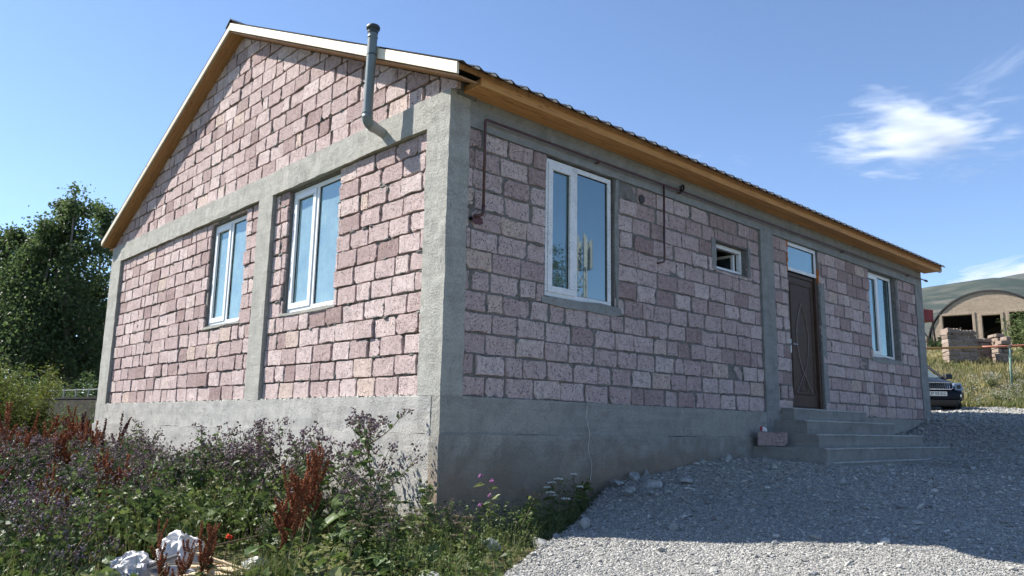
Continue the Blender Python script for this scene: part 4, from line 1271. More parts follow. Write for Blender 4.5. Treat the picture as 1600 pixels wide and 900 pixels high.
# ------------------------------------------------------------------ hills
def m_hill():
    t = NT('hazed_mountain_grass')
    n = t.noise(.006, 8, .68, dist=1.2); n2 = t.noise(.035, 7, .7); n3 = t.noise(.0016, 4, .5)
    c = t.ramp(n, [(.3, (.034,.047,.042)), (.5, (.052,.064,.058)), (.7, (.082,.084,.072))])  # grass tones with the blue of distance haze mixed into the colour
    c = t.mix(t.rng(n2, .46, .62, 0, .75), c, (.135,.125,.105))
    c = t.mix(t.rng(n3, .48, .6, 0, .6), c, (.030,.050,.042))
    return t.done(c, .95, t.bump(n2, .5, 6.0), spec=.05)
HILLM = m_hill()
def hill(name, d0, d1, az0, az1, prof, na=160, nr=46, seed=0, amp=.03):
    az = np.linspace(az0, az1, na); rr = np.linspace(0, 1, nr)
    A_, T_ = np.meshgrid(az, rr, indexing='ij')
    Rr = d0+(d1-d0)*T_
    X = C_[0]+Rr*np.cos(A_); Y = C_[1]+Rr*np.sin(A_)
    el = prof(A_)
    q = np.clip(T_/.72, 0, 1)
    bell = (.22+.78*np.sin(q*np.pi/2)**1.3)*np.where(T_ > .72, np.cos((T_-.72)/.28*np.pi/2), 1)
    bell = bell*(1+amp*(vnoise(X, Y, 18/d1, seed)+.6*vnoise(X, Y, 50/d1, seed+1))*np.sin(np.pi*q))
    Z = el*Rr*bell+C_[2]
    V = np.c_[X.ravel(), Y.ravel(), Z.ravel()]
    idx = np.arange(na*nr).reshape(na, nr)
    F = np.c_[idx[:-1, :-1].ravel(), idx[1:, :-1].ravel(), idx[1:, 1:].ravel(), idx[:-1, 1:].ravel()]
    return tag(np_mesh(name, V, F, HILLM, smooth=True), kind='structure')
def az_of(u):
    d = fwd+rt*((u-800)/1218.88); return math.atan2(d.y, d.x)
def el_pts(pts):
    """crest height per metre of distance, from view angles"""
    a, e = [], []
    for (u, v) in pts:
        d = fwd+rt*((u-800)/1218.88)-up*((v-450)/1218.88); a.append(math.atan2(d.y, d.x)); e.append(d.z/math.hypot(d.x, d.y))
    i = np.argsort(a); a = np.array(a)[i]; e = np.array(e)[i]
    return lambda A_: np.interp(A_, a, e)
hill('hill', 140, 1500, -1.6, .62, el_pts([(900, 560), (1200, 510), (1350, 475), (1445, 449), (1500, 441), (1540, 435), (1565, 433), (1600, 437), (1700, 455), (2000, 480), (3200, 520)]), seed=5)
hill('far_hill', 1600, 3400, -1.7, .5, el_pts([(900, 600), (1300, 520), (1500, 455), (1560, 434), (1590, 428), (1640, 420), (1800, 400), (2200, 420), (3400, 480)]), seed=9)

# ------------------------------------------------------------------ vegetation
LEAF_G = m_leaf('weed_leaf', rough=.5, spec=.3, stops= [(0, (.032,.054,.016)), (.35, (.078,.120,.032)), (.65, (.135,.180,.052)), (.85, (.215,.24,.095)), (1, (.34,.33,.20))])
LEAF_B = m_leaf('burdock_leaf', [(0, (.040,.068,.022)), (.5, (.085,.140,.042)), (1, (.19,.235,.10))], rough=.48, spec=.32)
STEMM = m_tint('weed_stem', [(0, (.07,.065,.03)), (.5, (.15,.115,.075)), (1, (.27,.22,.14))], .85, .15, 40, .2)
BURR = m_tint('burr', [(0, (.075,.050,.040)), (.45, (.16,.125,.105)), (.68, (.26,.22,.18)), (.8, (.25,.14,.23)), (.9, (.32,.27,.26)), (1, (.50,.47,.42))], .95, .1, 120, .6)
DOCKM = m_tint('dock_seed', [(0, (.10,.028,.016)), (.4, (.21,.060,.028)), (.75, (.33,.11,.045)), (1, (.45,.21,.09))], .85, .15, 90, .3)
DOCKD = m_tint('dark_dock_seed', [(0, (.040,.010,.012)), (.5, (.075,.018,.018)), (1, (.13,.035,.03))], .85, .15, 90, .3)
TREELEAF = m_leaf('tree_leaf', [(0, (.026,.048,.018)), (.4, (.066,.108,.036)), (.75, (.115,.165,.056)), (1, (.18,.23,.09))], trans=.5)
SHRUBLEAF = m_leaf('shrub_leaf', [(0, (.040,.066,.014)), (.4, (.095,.130,.026)), (.75, (.165,.190,.038)), (1, (.29,.26,.05))])
BARK = m_tint('bark', [(0, (.12,.10,.08)), (1, (.22,.20,.17))], .95, .1, 14, .7)
GRASSM = m_leaf('grass_blade', [(0, (.055,.085,.020)), (.3, (.105,.135,.038)), (.55, (.22,.20,.075)), (.8, (.38,.31,.135)), (1, (.50,.43,.24))], trans=.3)
GREENG = m_leaf('green_blade', [(0, (.040,.072,.016)), (.45, (.10,.145,.034)), (.75, (.26,.235,.10)), (1, (.42,.36,.19))], trans=.3)

def leaf_arrays(P, D, L, W, fold=.18, droop=.25, g=rng):
    """6-vertex pointed, folded leaves. P base (n,3), D direction (n,3)"""
    n = len(P); D = D/np.linalg.norm(D, axis=1, keepdims=True)
    a = g.normal(0, 1, (n, 3)); a[:, 2] *= .25
    s = np.cross(D, a); s /= np.linalg.norm(s, axis=1, keepdims=True)+1e-9
    nn = np.cross(s, D)
    L = np.broadcast_to(L, (n,))[:, None]; W = np.broadcast_to(W, (n,))[:, None]
    dz = np.array([0, 0, -1.0])*L*droop
    V = np.stack([P, P+D*L*.42+s*W*.5+nn*W*fold+dz*.15, P+D*L*.42-s*W*.5+nn*W*fold+dz*.15, P+D*L*.45+dz*.15, P+D*L*.8+dz*.6+s*0, P+D*L+dz], 1)
    V[:, 4] = P+D*L*.78+dz*.55+s*W*.22
    V6 = P+D*L*.78+dz*.55-s*W*.22
    V = np.concatenate([V, V6[:, None]], 1)           # 7 verts
    F = np.array([(0,3,1),(0,2,3),(3,5,4),(3,6,5),(1,3,4),(2,6,3)])
    F = (F[None]+(np.arange(n)*7)[:, None, None]).reshape(-1, 3)
    return V.reshape(-1, 3), F, 7
def unit(g, n, zmin=-1):
    v = g.normal(0, 1, (n, 3)); v /= np.linalg.norm(v, axis=1, keepdims=True)
    if zmin > -1: v[:, 2] = np.maximum(v[:, 2], zmin)
    return v
class PB:
    def __init__(s): s.V, s.F, s.T, s.n = [], [], [], 0
    def add(s, V, F, T):
        s.V.append(V); s.F.append(F+s.n); s.T.append(T); s.n += len(V)
    def mesh(s, name, mat, smooth=False):
        if not s.V: return None
        o = np_mesh(name, np.concatenate(s.V), np.concatenate(s.F), mat, np.concatenate(s.T), smooth)
        me = o.data; bpy.data.objects.remove(o); return me
def curve_pts(p, d, L, n, g, bend=.25, up_=.0):
    pts = [np.array(p, float)]; d = np.array(d, float); d /= np.linalg.norm(d)
    for i in range(n):
        d = d+g.normal(0, bend, 3)*.4+np.array([0, 0, up_]); d /= np.linalg.norm(d)
        pts.append(pts[-1]+d*L/n)
    return np.array(pts), d
BLOB = np.array([(1,0,0),(-1,0,0),(0,1,0),(0,-1,0),(0,0,1),(0,0,-1)], float)
BLOBF = np.array([(0,2,4),(2,1,4),(1,3,4),(3,0,4),(2,0,5),(1,2,5),(3,1,5),(0,3,5)])
def blobs(P, r, g, spiky=.2):
    n = len(P)
    V = BLOB[None]*(1+g.normal(0, spiky, (n, 6, 1)))*np.broadcast_to(r, (n,))[:, None, None]
    a = unit(g, n); b = np.cross(a, unit(g, n)); b /= np.linalg.norm(b, axis=1, keepdims=True)+1e-9; c = np.cross(a, b)
    M = np.stack([a, b, c], 1)
    V = np.einsum('nij,njk->nik', V, M)+P[:, None]
    F = (BLOBF[None]+(np.arange(n)*6)[:, None, None]).reshape(-1, 3)
    return V.reshape(-1, 3), F
def tube_np(pb, pts, r0, r1, tint, n=4):
    m_ = MB(); m_.tube([tuple(p) for p in pts], list(np.linspace(r0, r1, len(pts))), n, cap=False)
    V = np.array(m_.v); F = np.array(m_.f)
    F = np.concatenate([F[:, [0, 1, 2]], F[:, [0, 2, 3]]])
    pb.add(V, F, np.full(len(V), tint))

def burdock_meshes(seed, H=1.05, spread=.55, nbr=13, big=10, leafy=1.0, burrs=1.0):
    g = np.random.default_rng(seed)
    st, lf, br = PB(), PB(), PB()
    main, dd = curve_pts((0, 0, -.05), (g.normal(0, .1), g.normal(0, .1), 1), H*.85, 8, g, .18, .12)
    tube_np(st, main, .010, .004, .35, 5)
    tips = [(main[-1], dd)]; LP, LD, LL = [], [], []
    for i in range(nbr):
        f = g.uniform(.22, .98); k = f*8; a = int(min(7, k)); p = main[a]+(main[a+1]-main[a])*(k-a)
        ang = i*2.4+g.normal(0, .3); d = np.array([math.cos(ang), math.sin(ang), g.uniform(.5, 1.1)])
        L = spread*(1.15-f*.6)*g.uniform(.75, 1.2)
        pts, d1 = curve_pts(p, d, L, 5, g, .22, .10); tube_np(st, pts, .0055, .0022, g.uniform(.2, .7)); tips.append((pts[-1], d1))
        for q in range(int(4*leafy)):
            j = g.integers(1, 5); LP.append(pts[j]); LD.append(np.r_[g.normal(0, 1, 2), g.normal(.1, .3)]); LL.append(g.uniform(.05, .12)*(1.2-f*.5))
        for j in (2, 3, 4):
            for q in range(2):
                d2 = d1*.5+np.r_[g.normal(0, .7, 2), g.uniform(.1, .8)]
                p2, d3 = curve_pts(pts[j], d2, g.uniform(.07, .17), 3, g, .25, .06); tube_np(st, p2, .0026, .0014, g.uniform(.3, .8), 3); tips.append((p2[-1], d3))
                LP.append(p2[1]); LD.append(np.r_[g.normal(0, 1, 2), g.normal(.0, .3)]); LL.append(g.uniform(.025, .055))
    BP, BR, BT_ = [], [], []
    for (p, d) in tips:
        for q in range(max(1, int(g.integers(4, 8)*burrs))):
            BP.append(p+g.normal(0, .018, 3)+d*g.uniform(0, .02)); BR.append(g.uniform(.0075, .0135)); BT_.append(min(1, max(0, g.beta(1.6, 2.2)+(.25 if g.random() < .18 else 0))))
    BP = np.array(BP); V, F = blobs(BP, np.array(BR), g, .25); br.add(V, F, np.repeat(np.array(BT_), 6))
    nt = int(len(BP)*.35); k = g.integers(0, len(BP), nt); V, F = blobs(BP[k]+np.array([0, 0, .009]), .0065, g, .4); br.add(V, F, np.repeat(np.where(g.random(nt) < .35, .8, .96), 6))
    for i in range(int(60*leafy)):
        k = g.uniform(.6, 7.9); a = int(k); LP.append(main[a]+(main[min(8, a+1)]-main[a])*(k-a)); LD.append(np.r_[g.normal(0, 1, 2), g.normal(.15, .35)]); LL.append(g.uniform(.05, .15)*(1.2-k/12))
    LP, LD, LL = np.array(LP), np.array(LD), np.array(LL)
    V, F, k = leaf_arrays(LP, LD, LL, LL*g.uniform(.45, .7, len(LL)), g=g); lf.add(V, F, np.repeat(g.beta(2, 2.2, len(LL)), k))
    for i in range(big):                               # broad basal leaves
        ang = g.uniform(0, 6.28); d = np.array([math.cos(ang), math.sin(ang), g.uniform(.2, .9)]); L = g.uniform(.16, .34)
        p0 = np.array([0, 0, g.uniform(.0, .22)]); pt, d1 = curve_pts(p0, d, g.uniform(.08, .26), 3, g, .15, .0); tube_np(st, pt, .006, .004, .5)
        nu, nv = 5, 5; base = pt[-1]; d = np.array([d1[0], d1[1], d1[2]*.35]); d /= np.linalg.norm(d); s = np.cross(d, [0, 0, 1]); s /= np.linalg.norm(s)
        V = []
        for a in range(nu+1):
            f = a/nu; wdt = L*.42*math.sin(math.pi*min(1, f*.86+.14))**.8
            for b in range(-2, 3): V.append(base+d*L*f+s*wdt*b/2+np.array([0, 0, .02*abs(b)-L*.55*f*f+g.normal(0, .007)]))
        V = np.array(V); idx = np.arange((nu+1)*5).reshape(nu+1, 5)
        q = np.c_[idx[:-1, :-1].ravel(), idx[1:, :-1].ravel(), idx[1:, 1:].ravel(), idx[:-1, 1:].ravel()]
        lf.add(V, np.concatenate([q[:, :3], q[:, [0, 2, 3]]]), np.full(len(V), g.uniform(.25, .75)))
    return st.mesh('stem', STEMM, True), lf.mesh('leaves', LEAF_B), br.mesh('burr_heads', BURR)

def dock_meshes(seed, H=1.0, nsp=6, mat=None, lean=.25):
    g = np.random.default_rng(seed); st, sd, lf = PB(), PB(), PB()
    for s_ in range(nsp):
        d = np.r_[g.normal(0, lean, 2), 1.0]; Hh = H*g.uniform(.7, 1.05)
        pts, dd = curve_pts((g.normal(0, .03), g.normal(0, .03), -.05), d, Hh, 9, g, .12, .10); tube_np(st, pts, .0055, .002, g.uniform(.3, .8))
        spikes = [(pts[4:], 1.0)]
        for b in range(g.integers(3, 7)):
            j = g.integers(3, 8); ang = g.uniform(0, 6.28); bd = np.array([math.cos(ang)*.5, math.sin(ang)*.5, 1.0])
            bp, _ = curve_pts(pts[j], bd, Hh*g.uniform(.14, .30), 4, g, .15, .12); tube_np(st, bp, .003, .0015, g.uniform(.3, .8), 3); spikes.append((bp[1:], .8))
        for sp, w in spikes:
            n = int(34*len(sp)*w); k = g.uniform(0, len(sp)-1.001, n); k = k-(k % .16)*g.uniform(.4, 1); a = k.astype(int); P = sp[a]+(sp[a+1]-sp[a])*(k-a)[:, None]
            rr = .018*w*(1.1-.6*k/len(sp)); P = P+unit(g, n)*rr[:, None]*np.array([1, 1, .6])
            V, F = blobs(P, g.uniform(.0045, .0095, n), g, .4); sd.add(V, F, np.repeat(g.beta(2, 2, n), 6))
        n = 9; k = g.uniform(.4, 4.5, n); a = k.astype(int); P = pts[a]+(pts[a+1]-pts[a])*(k-a)[:, None]; L = g.uniform(.06, .16, n)
        V, F, kk = leaf_arrays(P, np.c_[g.normal(0, 1, (n, 2)), g.normal(.2, .4, n)], L, L*.28, g=g); lf.add(V, F, np.repeat(g.beta(2, 2, n), kk))
    return st.mesh('stem', STEMM, True), sd.mesh('seed_heads', mat or DOCKM), lf.mesh('leaves', LEAF_G)

def plant(name, meshes, names, x, y, z=None, s=1.0, rz=0.0, label=None, cat=None, group=None, tilt=(0, 0)):
    o = empty(name, (x, y, (h(x, y) if z is None else z)), 0, label, cat, group)
    o.rotation_euler = (tilt[0], tilt[1], rz); o.scale = (s, s, s)
    for me, nm in zip(meshes, names):
        if me is not None:
            q = link(nm, me, o)
            if nm != 'stem': q['kind'] = 'stuff'
    return o

BV = [burdock_meshes(100+i, H=(1.05, .95, 1.1, .85, 1.0)[i], spread=(.55, .6, .5, .5, .62)[i], nbr=(14, 15, 13, 12, 16)[i], big=(9, 12, 8, 12, 10)[i]) for i in range(5)]
BB = [burdock_meshes(120+i, H=(1.0, .9, 1.05, .95)[i], spread=(.45, .5, .42, .55)[i], nbr=(10, 11, 9, 12)[i], big=(10, 12, 9, 14)[i], leafy=2.6, burrs=.55) for i in range(4)]
BS = [burdock_meshes(130+i, H=(.98, .92, .95)[i], spread=.72, nbr=15, big=9, leafy=.8, burrs=1.3) for i in range(3)]
BN = ('stem', 'leaves', 'burr_heads')
DV = [dock_meshes(200+i, H=(1.0, .9, 1.1)[i], nsp=(7, 5, 6)[i]) for i in range(3)]
DD = [dock_meshes(210+i, H=1.0, nsp=3, mat=DOCKD, lean=.2) for i in range(2)]
DN = ('stem', 'seed_heads', 'leaves')

pr = random.Random(77)
GB, GD = 'purple burdocks in the weed bed', 'rust red docks in the weed bed'
# burdocks one can pick out
SP = [(-.42, .48, 0, 1.08, 'tall open burdock with purple burrs nearest the house corner on the sunlit plinth'),
      (-.55, 1.25, 1, 1.1, 'tall burdock with purple burrs leaning over the sunlit plinth, second from the corner'),
      (-.50, 2.2, 2, 1.06, 'wide burdock against the sunlit plinth just left of the tallest pair'),
      (-.80, .10, 0, .58, 'low leafy burdock at the foot of the house corner')]
for (x, y, v, s, lab) in SP:
    plant('burdock', BS[v], BN, x, y, None, s, pr.uniform(0, 6.28), lab, 'burdock')
spots = []
def ok(x, y, dmin): return all((x-a)**2+(y-b)**2 > dmin*dmin for a, b in spots)
LIT = (-1.75, .62)                                    # litter heap stays clear
tries = 0
while len(spots) < 54 and tries < 6000:
    tries += 1
    y = pr.uniform(.2, 9.6); x = pr.uniform(-3.6, -.45)
    u, v, z = view_uv(np.array([x, y, h(x, y)+.8])[None])
    if not (-120 < u[0] < 640) or z[0] < 5.2: continue
    if (x-LIT[0])**2+(y-LIT[1])**2 < 1.05 or (y < .9 and x > -2.3) : continue
    # keep a line of sight to the heap
    if y < 1.9 and -2.6 < x < -.9: continue
    if z[0] > 9.5 and pr.random() < .45: continue
    if not ok(x, y, .36): continue
    spots.append((x, y))
for i, (x, y) in enumerate(spots):
    d = math.hypot(x-CAM.x, y-CAM.y)
    s = pr.uniform(.86, 1.12) if d > 8.3 else pr.uniform(.74, .98)
    if x > -1.1: lab, grp = 'purple burdock in the row standing close along the sunlit gable plinth', 'burdocks along the gable plinth'
    elif d > 10.5: lab, grp = 'purple burdock at the far side of the weed bed by the rust red docks', 'burdocks at the far side of the weed bed'
    elif x < -2.45: lab, grp = 'leafy purple burdock towards the left edge of the weed bed', 'burdocks at the left edge of the weed bed'
    else: lab, grp = 'purple burdock in the thick of the weed bed behind the white sacks', 'burdocks behind the white sacks'
    plant('burdock', BV[i % 5] if i % 4 == 0 else BB[i % 4], BN, x, y, None, s, pr.uniform(0, 6.28), lab, 'burdock', grp)
# docks one can pick out
DS = [(-1.18, .30, DV[0], 1.0, 'big rust red dock with several spikes in front of the sunlit plinth'),
      (-1.62, -.05, DV[1], .95, 'rust red dock right of the white sacks'),
      (-2.12, .12, DV[1], .62, 'small dark red dock standing before the scrap boards'),
      (-2.36, .05, DV[2], .56, 'small dark red dock in front of the large white sack'),
      (-.45, 9.8, DD[0], 1.36, 'dark dock spike farthest left against the plinth'),
      (-.45, 8.9, DD[1], 1.32, 'dark dock spikes in the middle against the sunlit plinth'),
      (-.45, 8.0, DD[0], 1.32, 'dark curved dock spike rightmost against the sunlit plinth'),
      (-3.15, 2.0, DV[1], .80, 'rust red dock low at the left edge of the weed bed'),
      (-2.45, 2.7, DV[2], .82, 'dark red dock spike left above the white sacks')]
for (x, y, vv, s, lab) in DS:
    plant('dock', vv, DN, x, y, None, s, pr.uniform(0, 6.28), lab, 'dock')
for i, (x, y) in enumerate([(-2.9, 3.4), (-2.3, 4.4), (-3.2, 4.6), (-1.9, 3.0), (-2.75, 1.55), (-1.4, 4.9)]):
    plant('dock', DV[i % 3], DN, x, y, None, pr.uniform(.86, 1.02), pr.uniform(0, 6.28), 'rust red dock standing singly among the purple burdocks of the weed bed', 'dock', 'rust red docks among the burdocks')
for i in range(14):
    y = pr.uniform(5.0, 12.0); u = pr.uniform(10, 185)
    dirv = fwd+rt*((u-800)/1218.88); t = (y-CAM.y)/dirv.y; x = CAM.x+dirv.x*t
    plant('dock', DV[i % 3], DN, x, y, None, pr.uniform(1.05, 1.4), pr.uniform(0, 6.28), 'rust red dock in the tall stand left of the gable end', 'dock', 'rust red docks beyond the weed bed')

# undergrowth: small leaves and stems nobody could count
def scatter(n, xr, yr, fn):
    x, y = rng.uniform(*xr, n), rng.uniform(*yr, n); k = fn(x, y); return x[k], y[k]
def in_bed(x, y):
    u, v, z = view_uv(np.c_[x, y, hnp(x, y)+.2])
    a = (u > -150) & (u < 900) & (z > 4.3) & (x < -.06) & (gravel_amt(x, y) < .02)
    heap = ((x-LIT[0])**2/1.2+(y-LIT[1])**2/.75 < .62)
    return a & ~heap
x, y = scatter(60000, (-5.2, 0), (-2.6, 13), lambda x, y: in_bed(x, y) & ((y > .9) | (x < -2.6) | (rng.uniform(0, 1, len(x)) < .45)))
z0 = hnp(x, y); d = np.hypot(x-CAM.x, y-CAM.y)
keep = rng.uniform(0, 1, len(x)) < np.clip(8/d, .3, 1)
x, y, z0, d = x[keep], y[keep], z0[keep], d[keep]
hmax = np.clip(.62+.30*vnoise(x, y, 2.2, 31), .12, .95)*np.where((y < .9) & (x > -2.9), .42, 1.0)*np.where(y < .1, .6, 1)
hmax = np.where((x-LIT[0])**2/1.5+(y-LIT[1]+.6)**2 < 1.2, np.minimum(hmax, .12), hmax)
z = z0+rng.uniform(0, 1, len(x))**.8*hmax
L = np.exp(rng.normal(math.log(.045), .55, len(x))).clip(.015, .17)*np.where((y < .9) & (x > -2.6), 1.35, 1)
V, F, k = leaf_arrays(np.c_[x, y, z], np.c_[rng.normal(0, 1, (len(x), 2)), rng.normal(.15, .4, len(x))], L, L*rng.uniform(.4, .75, len(x)))
tint = np.clip(rng.beta(1.8, 2.2, len(x))+.22*vnoise(x, y, 1.6, 33), 0, 1)
tag(np_mesh('undergrowth', V, F, LEAF_G, np.repeat(tint, k)), kind='stuff')

def blades(name, x, y, z0, H, lean, W, tint, mat, base_drop=.02):
    n = len(x); a = rng.uniform(0, 6.28, n); dx, dy = np.cos(a), np.sin(a)
    b = rng.uniform(0, 6.28, n); lx, ly = np.cos(b)*lean*H, np.sin(b)*lean*H
    P0 = np.c_[x, y, z0-base_drop]; P1 = np.c_[x+lx*.3, y+ly*.3, z0+H*.55]; P2 = np.c_[x+lx, y+ly, z0+H*np.sqrt(np.clip(1-lean**2*.6, .1, 1))]
    s = np.c_[dx, dy, np.zeros(n)]*W[:, None]
    V = np.stack([P0-s, P0+s, P1-s*.8, P1+s*.8, P2], 1).reshape(-1, 3)
    F = np.array([(0,1,3),(0,3,2),(2,3,4)]); F = (F[None]+(np.arange(n)*5)[:, None, None]).reshape(-1, 3)
    return tag(np_mesh(name, V, F, mat, np.repeat(tint, 5)), kind='stuff')
# fine dry stems and green grass in the weed bed
x, y = scatter(16000, (-5.2, -.05), (-2.6, 12), lambda x, y: in_bed(x, y) & ((y > 1.0) | (x < -2.9) | (rng.uniform(0, 1, len(x)) < .22)))
z0 = hnp(x, y); H = rng.uniform(.15, .75, len(x))*np.where((y < .9) & (x > -2.8), .5, 1)
H = np.where((x-LIT[0])**2/1.5+(y-LIT[1]+.6)**2 < 1.2, np.minimum(H, .10), H)
blades('weed_grass', x, y, z0, H, rng.uniform(.05, .5, len(x)), rng.uniform(.0016, .004, len(x)), np.clip(rng.beta(1.4, 1.5, len(x))+.25*vnoise(x, y, 2, 5), 0, 1), GREENG)
x = rng.normal(-1.75, .16, 600); y = rng.normal(-.10, .16, 600)
blades('green_grass', x, y, hnp(x, y), rng.uniform(.10, .28, 900)[:600], rng.uniform(.1, .6, 600), rng.uniform(.002, .004, 600), rng.beta(2, 2, 600)*.8, GREENG)

# shaded plants along the plinth, right of the corner
x, y = scatter(26000, (-1.2, 2.7), (-2.0, -.03), lambda x, y: (gravel_amt(x, y) < .06) & (rng.uniform(0, 1, len(x)) < .55+.45*vnoise(x, y, 4, 12)))
z0 = hnp(x, y); hm = np.clip(.30+.16*vnoise(x, y, 3.5, 41), .06, .5)*np.clip(-gravel_amt(x, y)*2.2+.25, .15, 1)*np.where(x < -.1, .75, 1)
z = z0+rng.uniform(0, 1, len(x))*hm; L = rng.uniform(.012, .045, len(x))
V, F, k = leaf_arrays(np.c_[x, y, z], np.c_[rng.normal(0, 1, (len(x), 2)), rng.normal(.4, .5, len(x))], L, L*rng.uniform(.25, .6, len(x)))
tag(np_mesh('plinth_weeds', V, F, LEAF_G, np.repeat(np.clip(rng.beta(2, 2, len(x)), 0, 1), k)), kind='stuff')
x, y = scatter(2600, (-1.0, 2.6), (-1.8, -.05), lambda x, y: gravel_amt(x, y) < .05)
blades('plinth_grass', x, y, hnp(x, y), rng.uniform(.08, .34, len(x)), rng.uniform(.1, .7, len(x)), rng.uniform(.0015, .003, len(x)), rng.beta(1.5, 1.5, len(x))*.7, GREENG)

# single flowering plants by the corner
def sprig_meshes(seed, H, nb, head, headm, rad, leafy=26, flat=False):
    g = np.random.default_rng(seed); st, lf, hd = PB(), PB(), PB()
    main, dd = curve_pts((0, 0, -.04), (g.normal(0, .2), g.normal(0, .2), 1), H, 7, g, .16, .10); tube_np(st, main, .006, .0025, .55)
    tips = [main[-1]]; LP = []
    for b in range(nb):
        j = g.integers(3, 7); ang = g.uniform(0, 6.28); bp, _ = curve_pts(main[j], (math.cos(ang), math.sin(ang), 1.0), H*g.uniform(.2, .38), 4, g, .18, .08); tube_np(st, bp, .003, .0018, .6, 3); tips.append(bp[-1]); LP += [bp[1], bp[2]]
    for i in range(leafy): k = g.uniform(.2, 6.5); a = int(k); LP.append(main[a]+(main[a+1]-main[a])*(k-a))
    LP = np.array(LP); L = g.uniform(.04, .13, len(LP))
    V, F, k = leaf_arrays(LP, np.c_[g.normal(0, 1, (len(LP), 2)), g.normal(.25, .3, len(LP))], L, L*.35, g=g); lf.add(V, F, np.repeat(g.beta(2, 2, len(LP)), k))
    for p in tips:
        if flat:
            n = 46; a = g.uniform(0, 6.28, n); r_ = np.sqrt(g.uniform(0, 1, n))*head; P = p+np.c_[np.cos(a)*r_, np.sin(a)*r_, g.normal(0, .003, n)-r_*.12]; V, F = blobs(P, rad, g, .2); hd.add(V, F, np.repeat(g.uniform(.3, 1, n), 6))
            for q in range(7): tube_np(st, np.array([p-np.array([0, 0, .05]), P[q]]), .0012, .001, .5, 3)
        else:
            n = 40; P = p+unit(g, n, -.2)*head*g.uniform(.5, 1, (n, 1)); V, F = blobs(P, rad, g, .4); hd.add(V, F, np.repeat(g.uniform(.2, 1, n), 6))
    return st.mesh('stem', STEMM, True), lf.mesh('leaves', LEAF_G), hd.mesh('flower_heads', headm)
PINK = m_tint('thistle_pink', [(0, (.22,.07,.18)), (1, (.50,.22,.42))], .8); WHT = m_tint('umbel_white', [(0, (.45,.46,.42)), (1, (.78,.78,.74))], .8); REDF = m_tint('poppy_red', [(0, (.5,.03,.015)), (1, (.75,.06,.02))], .6)
SN = ('stem', 'leaves', 'flower_heads')
plant('thistle', sprig_meshes(300, .62, 3, .020, PINK, .007), SN, .08, -.62, None, 1, 0, 'thin thistle with one pink flower in front of the shaded plinth', 'thistle')
plant('thistle', sprig_meshes(301, .52, 4, .012, STEMM, .005), SN, .36, -.66, None, 1, 1, 'pale seeding thistle leaning right of the pink flower', 'thistle')
plant('yarrow', sprig_meshes(302, .48, 5, .045, WHT, .0055, flat=True), SN, 1.12, -.42, None, 1, 0, 'white yarrow in flower against the shaded plinth', 'yarrow')
plant('yarrow', sprig_meshes(303, .50, 1, .035, WHT, .0055, 14, flat=True), SN, 1.42, -.36, None, 1, 2, 'small white yarrow right of the larger yarrow', 'yarrow')
plant('leafy_weed', sprig_meshes(304, .55, 6, .01, LEAF_G, .006, 60), SN, -.28, -.30, None, 1.0, 0, 'bright green leafy weed right at the foot of the house corner', 'weed')
plant('leafy_weed', sprig_meshes(305, .48, 6, .01, LEAF_G, .006, 70), SN, -.55, -.62, None, 1.0, 2, 'broad-leaved green weed in front of the house corner', 'weed')
plant('leafy_weed', sprig_meshes(306, .42, 5, .01, LEAF_G, .006, 60), SN, .62, -.50, None, .9, 2, 'dark feathery weed in the shade by the blue-grey boulder', 'weed')
plant('leafy_weed', sprig_meshes(307, .34, 5, .01, LEAF_G, .006, 60), SN, 1.75, -.22, None, 1.0, 2, 'low dark weed on the plinth beside the rock heap', 'weed')
for i, (x, y, v, s) in enumerate([(-.95, -.25, 1, .52), (-.62, .02, 3, .55), (-1.35, .62, 0, .5), (-.30, -.62, 2, .42), (-1.05, -.75, 3, .40)]):
    plant('burdock', BB[v], BN, x, y, None, s, i*1.7, 'low broad-leaved burdock in the dark growth between the rust red dock and the house corner', 'burdock', 'low burdocks before the house corner')
for i, (x, y) in enumerate([(-.98, -.52), (-.70, -.30), (-.45, -.95), (-1.20, -.40)]):
    plant('dry_umbel', sprig_meshes(330+i, .40, 6, .03, STEMM, .0045, 6, flat=True), SN, x, y, None, 1, i, 'dry brown seeding stalks between the rust red dock and the gravel', 'weed', 'dry stalks before the house corner')
plant('dry_umbel', sprig_meshes(308, .42, 6, .03, STEMM, .004, 10, flat=True), SN, -.78, -.72, None, 1, 2, 'dry brown seeding plant below the sunlit plinth', 'weed')

# ------------------------------------------------------------------ rubbish heap
SACK = m_plain('white_sack', (.62,.61,.60), .5, 0, .35, .22, 7, .2); SACKG = m_plain('grey_sack', (.40,.41,.43), .5, 0, .4, .12, 12, .2)
hz0 = h(*LIT)
def sack(seed, size, loc, rot, mat, lab, amp=.34, sub=4):
    o = crumple('plastic_sack', seed, size, mat, sub, amp); smooth_all(o.data) if False else None
    o.location = loc; o.rotation_euler = rot; return tag(o, lab, 'sack')
sack(11, (.21, .16, .17), (-1.92, 1.02, hz0+.16), (0, .1, .6), SACK, 'large crumpled white plastic sack at the top of the rubbish heap')
sack(12, (.17, .14, .12), (-2.36, .80, hz0+.11), (.2, .1, .2), SACK, 'white plastic sack at the lower left of the rubbish heap')
sack(13, (.13, .10, .15), (-2.44, .52, hz0+.03), (0, .2, 1.2), SACKG, 'greyish white sack drooping at the bottom edge of the picture')
sack(14, (.20, .13, .07), (-2.06, .78, hz0+.05), (0, .1, .3), SACKG, 'flat grey sheet of plastic between the two white sacks')
sack(15, (.11, .09, .07), (-1.42, .62, hz0+.06), (0, 0, 0), SACK, 'small white plastic scrap right of the scrap boards')
r = random.Random(12)
